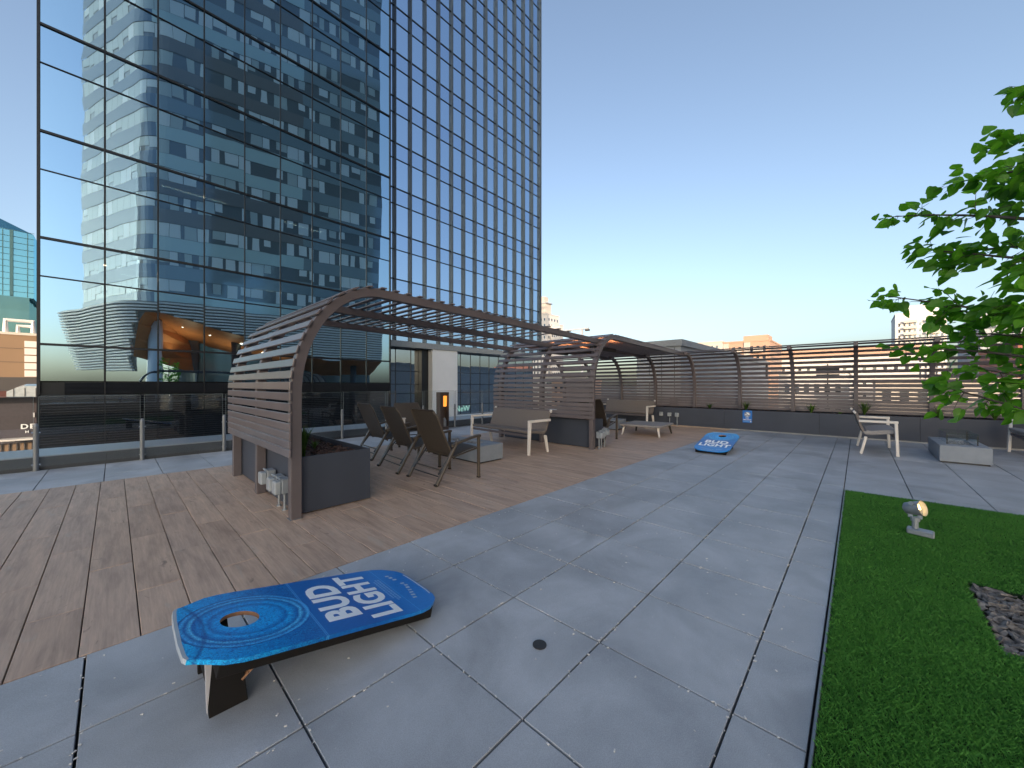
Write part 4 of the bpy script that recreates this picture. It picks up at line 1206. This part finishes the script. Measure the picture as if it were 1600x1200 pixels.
walls = [MB(), MB(), MB(), MB(), MB()]; cur = [MB(), MB()]
FL = 3.2
for k in range(18):
    z0 = 10.3 + FL*k
    kind = hr.choice((0,0,1,2,2))
    # split facade: far third bluer, its sky reflection put into the band colour
    i1 = next(i for i, q in enumerate(HL) if q[2] > 15)
    i0 = next(i for i, q in enumerate(HL) if q[2] > 0.3)
    ribbon(walls[4], HL[:i0+1], z0, z0+1.55, 0.0)
    ribbon(walls[kind], HL[i0:i1+1], z0, z0+1.55, 0.0)
    ribbon(walls[1], HL[i1:], z0, z0+1.55, 0.0)
    ribbon(walls[3], HL, z0+1.55, z0+FL, -0.06)
    # curtains per bay
    s_ = -14.6
    while s_ < 25:
        wbay = 1.28; frac = 0.97 if s_ < 1.5 else hr.choice((0.55, 0.6, 0.75, 0.95, 0.95, 0.0, 0.5))
        if frac > 0:
            seg = [q for q in HL if s_-0.26 <= q[2] <= s_ + wbay*frac + 0.26]
            if len(seg) >= 2:
                # exact ends by interpolation along the local direction
                def at(sv_):
                    for a, b_ in zip(HL, HL[1:]):
                        if a[2] <= sv_ <= b_[2]:
                            t = (sv_-a[2])/(b_[2]-a[2]); return (a[0].lerp(b_[0], t), (a[1]*(1-t)+b_[1]*t).normalized(), sv_)
                    return HL[-1]
                n_ = 4; sub = [at(s_ + wbay*frac*i/n_) for i in range(n_+1)]
                zt = z0+FL-0.05; zb = z0+1.6 if hr.random() < .7 else z0+1.6+hr.uniform(.2,.8)
                ribbon(cur[1 if (s_ < -1.0 and hr.random() < .6) else (0 if hr.random() < .62 else 1)], sub, zb, zt, -0.03)
        s_ += wbay
for mb, nm, mt in zip(walls, ('dark_band','blue_band','teal_band','window_band','side_band'), (MH_DARK, MH_BLUE, MH_TEAL, MH_WIN, MH_SIDE)):
    mb.build(nm, mt, ht)
for mb, mt in zip(cur, (MH_CUR, MH_CUR2)): o = mb.build('curtain', mt, ht); o['kind'] = 'stuff'
# solid body behind the facade skin
inn = [p - n*0.35 for p, n, s_ in HL]
back = [inn[-1] + Vector((3,-14,0)), inn[0] + Vector((10,-6,0))]
poly = [(p.x, p.y) for p in inn] + [(p.x, p.y) for p in back]
MB().prism(poly, 10.0, 68.2).build('tower_body', M_DARKIN, ht)
def arch_z(s_):
    if s_ < -1.6: return 3.2
    if s_ < 0.4: return 3.2 + (9.3-3.2)*(s_+1.6)/2.0
    return max(4.8, 9.3 - 0.27*max(0, s_-1.2))
fins_ = MB()
for k in range(22):
    z = 3.3 + k*0.33; off = (z-3.2)/7.0*1.5 + 0.4
    run = []
    for q in HL + [None]:
        if q is not None and z >= arch_z(q[2]): run.append(q)
        else:
            if len(run) > 1:
                fins_.sweep([(p + n*off) + Vector((0,0,z)) for p, n, s_ in run], [n for p, n, s_ in run], -0.09, 0.09, -0.25, 0.0, (0,0,1))
            run = []
o = fins_.build('stripe_fin', simple('white_stripe', (0.85,0.80,0.74), 0.5), ht); o['kind'] = 'stuff'
sk = MB(); vs = []
for p, n, s_ in HL:
    zb = arch_z(s_) - 0.05
    q = p + n*((zb-3.2)/7.0*1.5 + 0.05); q2 = p + n*1.55
    vs += [(q.x, q.y, zb), (q2.x, q2.y, 10.5)]
sk.add(vs, [(2*i, 2*i+2, 2*i+3, 2*i+1) for i in range(len(HL)-1)]); sk.build('stripe_backing', MH_DARK, ht)
sf = MB(); vs = []
for p, n, s_ in HL:
    if s_ < -1.6: continue
    zb = arch_z(s_); q = p + n*((zb-3.2)/7.0*1.5 + 0.3); q2 = p - n*6.0
    vs += [(q.x, q.y, zb), (q2.x, q2.y, zb-1.9)]
sf.add(vs, [(2*i, 2*i+2, 2*i+3, 2*i+1) for i in range(len(vs)//2-1)]); sf.build('copper_soffit', simple('copper_soffit', (0.60,0.24,0.09), 0.4, 0, 0.15, 0.5), ht)
lobby = [p - n*6.1 for p, n, s_ in HL]
mbl = MB(); vs = []
for p in lobby: vs += [(p.x, p.y, -14), (p.x, p.y, 9.0)]
mbl.add(vs, [(2*i, 2*i+2, 2*i+3, 2*i+1) for i in range(len(lobby)-1)]); mbl.build('lobby_glass', MH_WIN, ht)
cpos = P0 + (u+vdir).normalized()*1.3
MB().tube([(cpos.x,cpos.y,-14),(cpos.x,cpos.y,3),(cpos.x,cpos.y,8.6)], [0.75,0.75,0.62], 20).build('white_column', M_PORC, ht, smooth=True)
for s_ in (8, 15, 22):
    p = P0 + u*s_ - nu*2.0
    MB().tube([(p.x,p.y,-14),(p.x,p.y,7.5)], 0.45, 16).build('column', simple('dark_column', (0.06,0.06,0.065), 0.5), ht, smooth=True)
for s_ in (3.0, 5.5, 8.5, 11):
    p = P0 + u*s_ - nu*1.5
    MB().tube([(p.x,p.y,arch_z(s_)-0.75),(p.x,p.y,arch_z(s_)-0.68)], 0.12, 10).build('downlight', m_emit('downlight_glow', (1.0,0.75,0.45), 6), ht)

for s_, pw in ((2.5, 24), (7.0, 24), (11.5, 18)):
    p = P0 + u*s_ - nu*2.5
    al = bpy.data.lights.new('soffit_lamp', 'AREA'); al.energy = pw; al.color = (1.0,0.66,0.36); al.size = 1.5; al.spread = R(150)
    ao_ = bpy.data.objects.new('soffit_lamp', al); C.objects.link(ao_); ao_.parent = ht; ao_.location = (p.x, p.y, arch_z(s_)-3.6); ao_.rotation_euler = (R(180),0,0)

# ------------------------------------------------------------------ surrounding buildings
def wall_mat(name, col, rough=0.75): return simple(name, col, rough, 0, 0.07, 0.15)
M_WPANE = m_hotelglass('far_window', (0.03,0.035,0.045), 0.25)
wcache = {}
def far_building(label, x0, x1, y0, y1, z1, mat, wins=(), roof=None, name='apartment_building', cat='building', z0=GZ, winmat=None):
    """wins: list of (face, u0, u1, cols, z0, z1, rows, fw, fh)"""
    t = thing(name, label, cat, ((x0+x1)/2, (y0+y1)/2, 0))
    hx, hy = (x1-x0)/2, (y1-y0)/2
    MB().box(-hx, hx, -hy, hy, z0, z1).build('wall', mat, t)
    MB().box(-hx-.15, hx+.15, -hy-.15, hy+.15, z1, z1+0.45).build('roof', roof or mat, t)
    for face, a0, a1, nc, b0, b1, nr_, fw, fh in wins:
        dw = (a1-a0)/nc; dh = (b1-b0)/nr_; w, h_ = dw*fw, dh*fh
        k = (face, round(w,2), round(h_,2))
        if k not in wcache:
            wcache[k] = MB().box(-0.06,0.06,-w/2,w/2,-h_/2,h_/2).mesh('window', M_WPANE) if face == 'x' else MB().box(-w/2,w/2,-0.06,0.06,-h_/2,h_/2).mesh('window', M_WPANE)
        for i in range(nc):
            for j in range(nr_):
                c1 = a0 + dw*(i+.5); c2 = b0 + dh*(j+.5)
                link('window', wcache[k], t, (-hx, c1, c2) if face == 'x' else (c1, -hy, c2))
    return t
def balconies(t, face, hx, hy, a, w, zs, mat):
    for z in zs:
        if face == 'x': MB().box(-hx-1.4, -hx, a-w/2, a+w/2, z, z+0.18).box(-hx-1.4, -hx-1.34, a-w/2, a+w/2, z+.181, z+1.1).build('balcony', mat, t)
        else: MB().box(a-w/2, a+w/2, -hy-1.4, -hy, z, z+0.18).box(a-w/2, a+w/2, -hy-1.4, -hy-1.34, z+.181, z+1.1).build('balcony', mat, t)
W_CREAM = wall_mat('cream_wall', (0.56,0.51,0.45)); W_WHITE = wall_mat('white_wall', (0.66,0.63,0.60)); W_BRICK = wall_mat('orange_brick', (0.50,0.32,0.23))
W_GREY = wall_mat('grey_metal_wall', (0.40,0.43,0.46)); W_TAN = wall_mat('tan_wall', (0.24,0.155,0.092)); W_RED = wall_mat('red_brick', (0.30,0.11,0.08)); W_DK = wall_mat('dark_wall', (0.06,0.055,0.055))
# slim white tower just right of the finned wing
t = far_building('slim white apartment tower with stepped top beside the finned glass wing', 157, 168, 121, 140, 39.0, W_WHITE, [('x',-9,9,8,0,38,12,.35,.45), ('y',-5,5,4,0,38,12,.35,.45)])
MB().box(-5.4,-0.5,-8.5,6,39.46,45.0).build('penthouse', W_CREAM, t); MB().box(-5.8,0,-9.3,6.3,45.0,45.5).build('penthouse_roof', W_GREY, t)
MB().box(-4.9,-1.0,-7.0,5,45.5,49.0).build('lift_house', W_CREAM, t)
far_building('lower wing of the white apartments with small square windows', 160, 163, 114.8, 120.5, 32.8, W_WHITE, [('x',-2.7,2.7,4,0,32,11,.4,.45)])
far_building('pale low office behind the middle pergola slats', 88, 100, 62, 96, 3.5, W_CREAM, [('x',-16,16,12,-6,3,3,.7,.4)])
far_building('orange brick block low behind the middle pergola', 80, 92, 52, 60, 2.2, W_BRICK, [('x',-3.5,3.5,4,-5,2,2,.5,.5)])
t = far_building('long low pale building with an orange band at its roof behind the fence', 150, 175, -12, 20, 9.6, W_WHITE, [('x',-15,15,14,-8,8,4,.35,.4)])
MB().box(-12.9,12.6,-16.4,16.4,10.06,12.4).build('roof_band', W_BRICK, t)
# grey plant block close behind the fence
t = far_building('plain grey metal clad block with box corner close behind the fence', 27.1, 62, 9.1, 12.3, 4.1, W_GREY, (), roof=simple('grey_parapet', (0.34,0.36,0.38), 0.6), name='plant_building')
for k in range(3): MB().box(-17.49,-17.45,-1.2+k*0.9,-1.17+k*0.9,-14,4.0).build('wall_seam', W_DK, t)
MB().box(-17.9,-17.46,-1.4,-1.0,-0.2,0.5).build('vent', W_DK, t); MB().box(-17.7,-17.46,0.3,0.9,1.6,2.1).build('vent', W_GREY, t)
# orange sunlit towers
t = far_building('sunlit orange and cream apartment tower behind the fence with balconies', 123.6, 146, 17.9, 29.3, 13.6, W_BRICK, [('x',-5.2,5.2,7,-10,13,8,.45,.55), ('y',-10,10,9,-10,13,8,.4,.5)])
for a in (-3.2, 1.9): balconies(t, 'x', 11.2, 5.7, a, 2.4, [-9.6+2.875*k for k in range(8)], W_CREAM)
MB().box(-11.5,-11.2,-1.1,0.4,-14,13.5).build('pilaster', W_CREAM, t); MB().box(-11.5,-11.2,4.3,5.6,-14,13.5).build('pilaster', W_CREAM, t)
MB().box(-9,-2,-5,1,14.06,15.6).build('penthouse', W_BRICK, t)
far_building('peach coloured slab block left of the sunlit orange tower', 175, 195, 42, 66, 19.5, W_CREAM, [('x',-11,11,12,-10,19,9,.4,.45)])
far_building('grey roofed white shed behind the fence right of the orange tower', 70, 95, 1.0, 9.0, 3.0, W_WHITE, [('x',-3.5,3.5,6,-4,2.5,2,.5,.4)])
# white stepped apartments behind the tree
t = far_building('white stepped apartment block with balconies behind the tree', 236, 262, -27, -12, 32.3, W_WHITE, [('x',-7,7,9,-8,29,14,.4,.5)])
for a in (-3.5, 3.0): balconies(t, 'x', 13, 7.5, a, 4.0, [-6+2.64*k for k in range(14)], W_CREAM)
MB().box(-10,6,-5.5,3.5,32.76,36.2).build('penthouse', W_WHITE, t)
far_building('red brick block below the tree at the right edge', 95, 120, -34, -18, 7.5, W_RED, [('x',-7.5,7.5,8,-10,6.5,6,.5,.5)])
far_building('blue grey building with pale roof behind the tree at the right edge', 142, 170, -46, -21.5, 18.0, W_GREY, [('x',-12,12,10,-8,17,8,.7,.45)])
far_building('cream low building seen through the right half of the fence', 62, 72, -12, -1.5, 1.6, W_CREAM, [('x',-5,5,7,-6,1.2,3,.5,.5)])
# dark sign boards and a lamp pole on the street side of the fence
sb = thing('sign_board', 'two dark sign boards on a pole seen through the fence slats', 'sign', (52.4,2.4,0))
MB().box(-0.06,0.06,-0.06,0.06,GZ,3.6).build('pole', W_DK, sb); MB().box(-0.12,-0.061,-0.95,0.95,2.75,3.15).build('board', M_BLACK, sb); MB().box(-0.12,-0.061,-0.95,0.95,2.05,2.5).build('board', M_BLACK, sb)
lp_ = thing('street_lamp', 'dark street lamp pole with signal box behind the fence left of the sign boards', 'street lamp', (60,9.4,0))
MB().tube([(0,0,GZ),(0,0,4.6)], 0.09, 8).build('pole', W_DK, lp_); MB().box(-0.3,0.3,-0.5,0.5,2.4,4.0).build('signal_box', W_DK, lp_)
# tower crane on the skyline
cr2 = thing('tower_crane', 'thin tower crane on the far skyline above the pergola beam', 'crane', (258,163,0))
MB().box(-0.7,0.7,-0.7,0.7,GZ,46).build('mast', W_GREY, cr2); MB().bar((0,-6,46.7),(0,19,46.7),1.0,1.2).build('jib', W_GREY, cr2); MB().box(-1,1,-6.5,-3,44.5,46).build('counterweight', W_DK, cr2)
# left group
M_TEAL = m_glass_facade('teal_glass', (0.30,0.66,0.78), 0.50, 0.02, 0.2, (0.02,0.11,0.14)); M_TEALD = m_glass_facade('teal_dark_glass', (0.20,0.36,0.36), 0.55, 0.05, 0.4, (0.01,0.05,0.05))
tt = thing('glass_tower', 'teal glass office tower with sloped roof edge at the left of the picture', 'tower', (-11,123,0))
MB().box(-26,-0.7,0,22,GZ,19.0).build('lower_wall', M_TEALD, tt); 
MB().add([(-26,0.3,19.0),(-0.2,0.3,19.0),(-0.2,22,19.0),(-26,22,19.0),(-26,0.3,34.2),(-0.2,0.3,32.0),(-0.2,22,32.0),(-26,22,34.2),(-16,4,37.0),(-5.0,4,35.2)],
   [(0,1,5,4),(1,2,6,5),(2,3,7,6),(3,0,4,7),(3,2,1,0),(4,5,9,8),(5,6,9),(6,7,8,9),(7,4,8)]).build('upper_wall', M_TEAL, tt)
M_TLINE = simple('teal_line', (0.03,0.10,0.12), 0.5)
for k in range(11): MB().box(-26,-0.1,0.18,0.30,20.0+k*1.22,20.06+k*1.22).build('floor_line', M_TLINE, tt)
for k in range(9): MB().box(-25+k*3.0,-24.9+k*3.0,0.16,0.30,19.1,32.0).build('mullion', M_TLINE, tt)
MB().box(-3.1,-2.7,0.0,0.29,19.1,32.2).build('recess', M_TLINE, tt)
tn = thing('tan_building', 'plain tan clad block with white rooftop pipes below the teal tower', 'building', (-10.5,99,0))
MB().box(-24,1.9,0,20,2.6,9.4).build('wall', W_TAN, tn)
MB().box(-24,2.4,-0.5,20,GZ,2.59).build('base', W_DK, tn)
MB().box(-24,2.0,-0.1,20,9.41,9.8).build('roof', W_CREAM, tn)
for z in (3.2,4.4,5.6,6.8,8.0): MB().box(0.6,1.95,-0.12,-0.01,z-0.5,z+0.5).build('white_panel', W_WHITE, tn)
for z in (5.0,7.2): MB().box(-24,0.5,-0.04,-0.01,z,z+0.06).build('wall_seam', W_DK, tn)
MB().tube([(-1.6,3,9.8),(-1.6,3,12.0),(1.2,3,12.0),(1.2,3,9.8)], 0.35, 8).build('rooftop_pipe', W_WHITE, tn)
MB().tube([(-0.4,3.4,9.8),(-0.4,3.4,11.2),(1.2,3.4,11.2)], 0.28, 8).build('rooftop_pipe', W_WHITE, tn)
MB().box(-7.5,-4.5,3,6,9.8,11.2).build('rooftop_unit', W_CREAM, tn)
# hotel podium with letters, canopy
hp = thing('hotel_podium', 'dark low hotel front with white letters seen through the railing glass at the left', 'building', (-8,46,0))
MB().box(-30,6,0,30,-3.0,0.42).build('wall', simple('podium_plum', (0.055,0.045,0.052), 0.6), hp)
MB().box(-30,6,0.3,30,GZ,-3.0).build('base', W_TAN, hp)
MB().box(2.35,3.9,-1.2,-0.02,-2.72,-2.60).build('awning', W_WHITE, hp)
for k in range(9): MB().box(1.6+k*0.35,1.66+k*0.35,0.22,0.3,-5.0,-3.02).build('mullion', W_DK, hp)
text_obj('lettering', 'DE', 0.50, M_PORC, hp, Matrix.Translation((3.55,-0.06,-1.80)) @ Matrix.Rotation(R(90),4,'X'), 0.012, 0.02, 1.0, 1.2)
text_obj('lettering', 'I', 0.46, M_PORC, hp, Matrix.Translation((3.83,-0.06,-0.95)) @ Matrix.Rotation(R(90),4,'X'), 0.012, 0.02)
text_obj('lettering', 'H', 0.24, M_PORC, hp, Matrix.Translation((3.52,-0.06,-2.2)) @ Matrix.Rotation(R(90),4,'X'), 0.006, 0.02)
cp = thing('glass_canopy', 'pale curved glass canopy roof at the left edge of the glass tower', 'canopy', (-4.5,44.6,0.12))
MB().add([(-0.75,0,0.35),(1.4,0,0.35),(1.4,0,1.15),(0.0,0,1.15),(-0.45,0,0.95),(-0.75,0,0.75),(-0.75,1.2,0.35),(1.4,1.2,0.35),(1.4,1.2,1.3),(0.0,1.2,1.3),(-0.45,1.2,1.05),(-0.75,1.2,0.8)],
   [(0,1,2,3,4,5),(11,10,9,8,7,6),(0,6,7,1),(1,7,8,2),(2,8,9,3),(3,9,10,4),(4,10,11,5),(5,11,6,0)]).build('canopy_roof', simple('canopy_white', (0.50,0.55,0.58), 0.2, 0.3), cp)
for k in range(3): MB().box(-0.46+k*0.5,-0.43+k*0.5,-0.03,-0.005,0.36,1.0).build('rib', W_DK, cp)
MB().box(-6,-0.76,0.1,1.2,0.32,0.80).build('side_block', simple('dark_red_panel', (0.09,0.03,0.025), 0.6), cp)
# unseen block added far behind the hotel to keep low sun off the terrace
ob = far_building('tall unseen block added far behind the hotel to shade the terrace from the sun', -142, -118, -118, -66, 102, W_WHITE, (), name='sun_blocker')
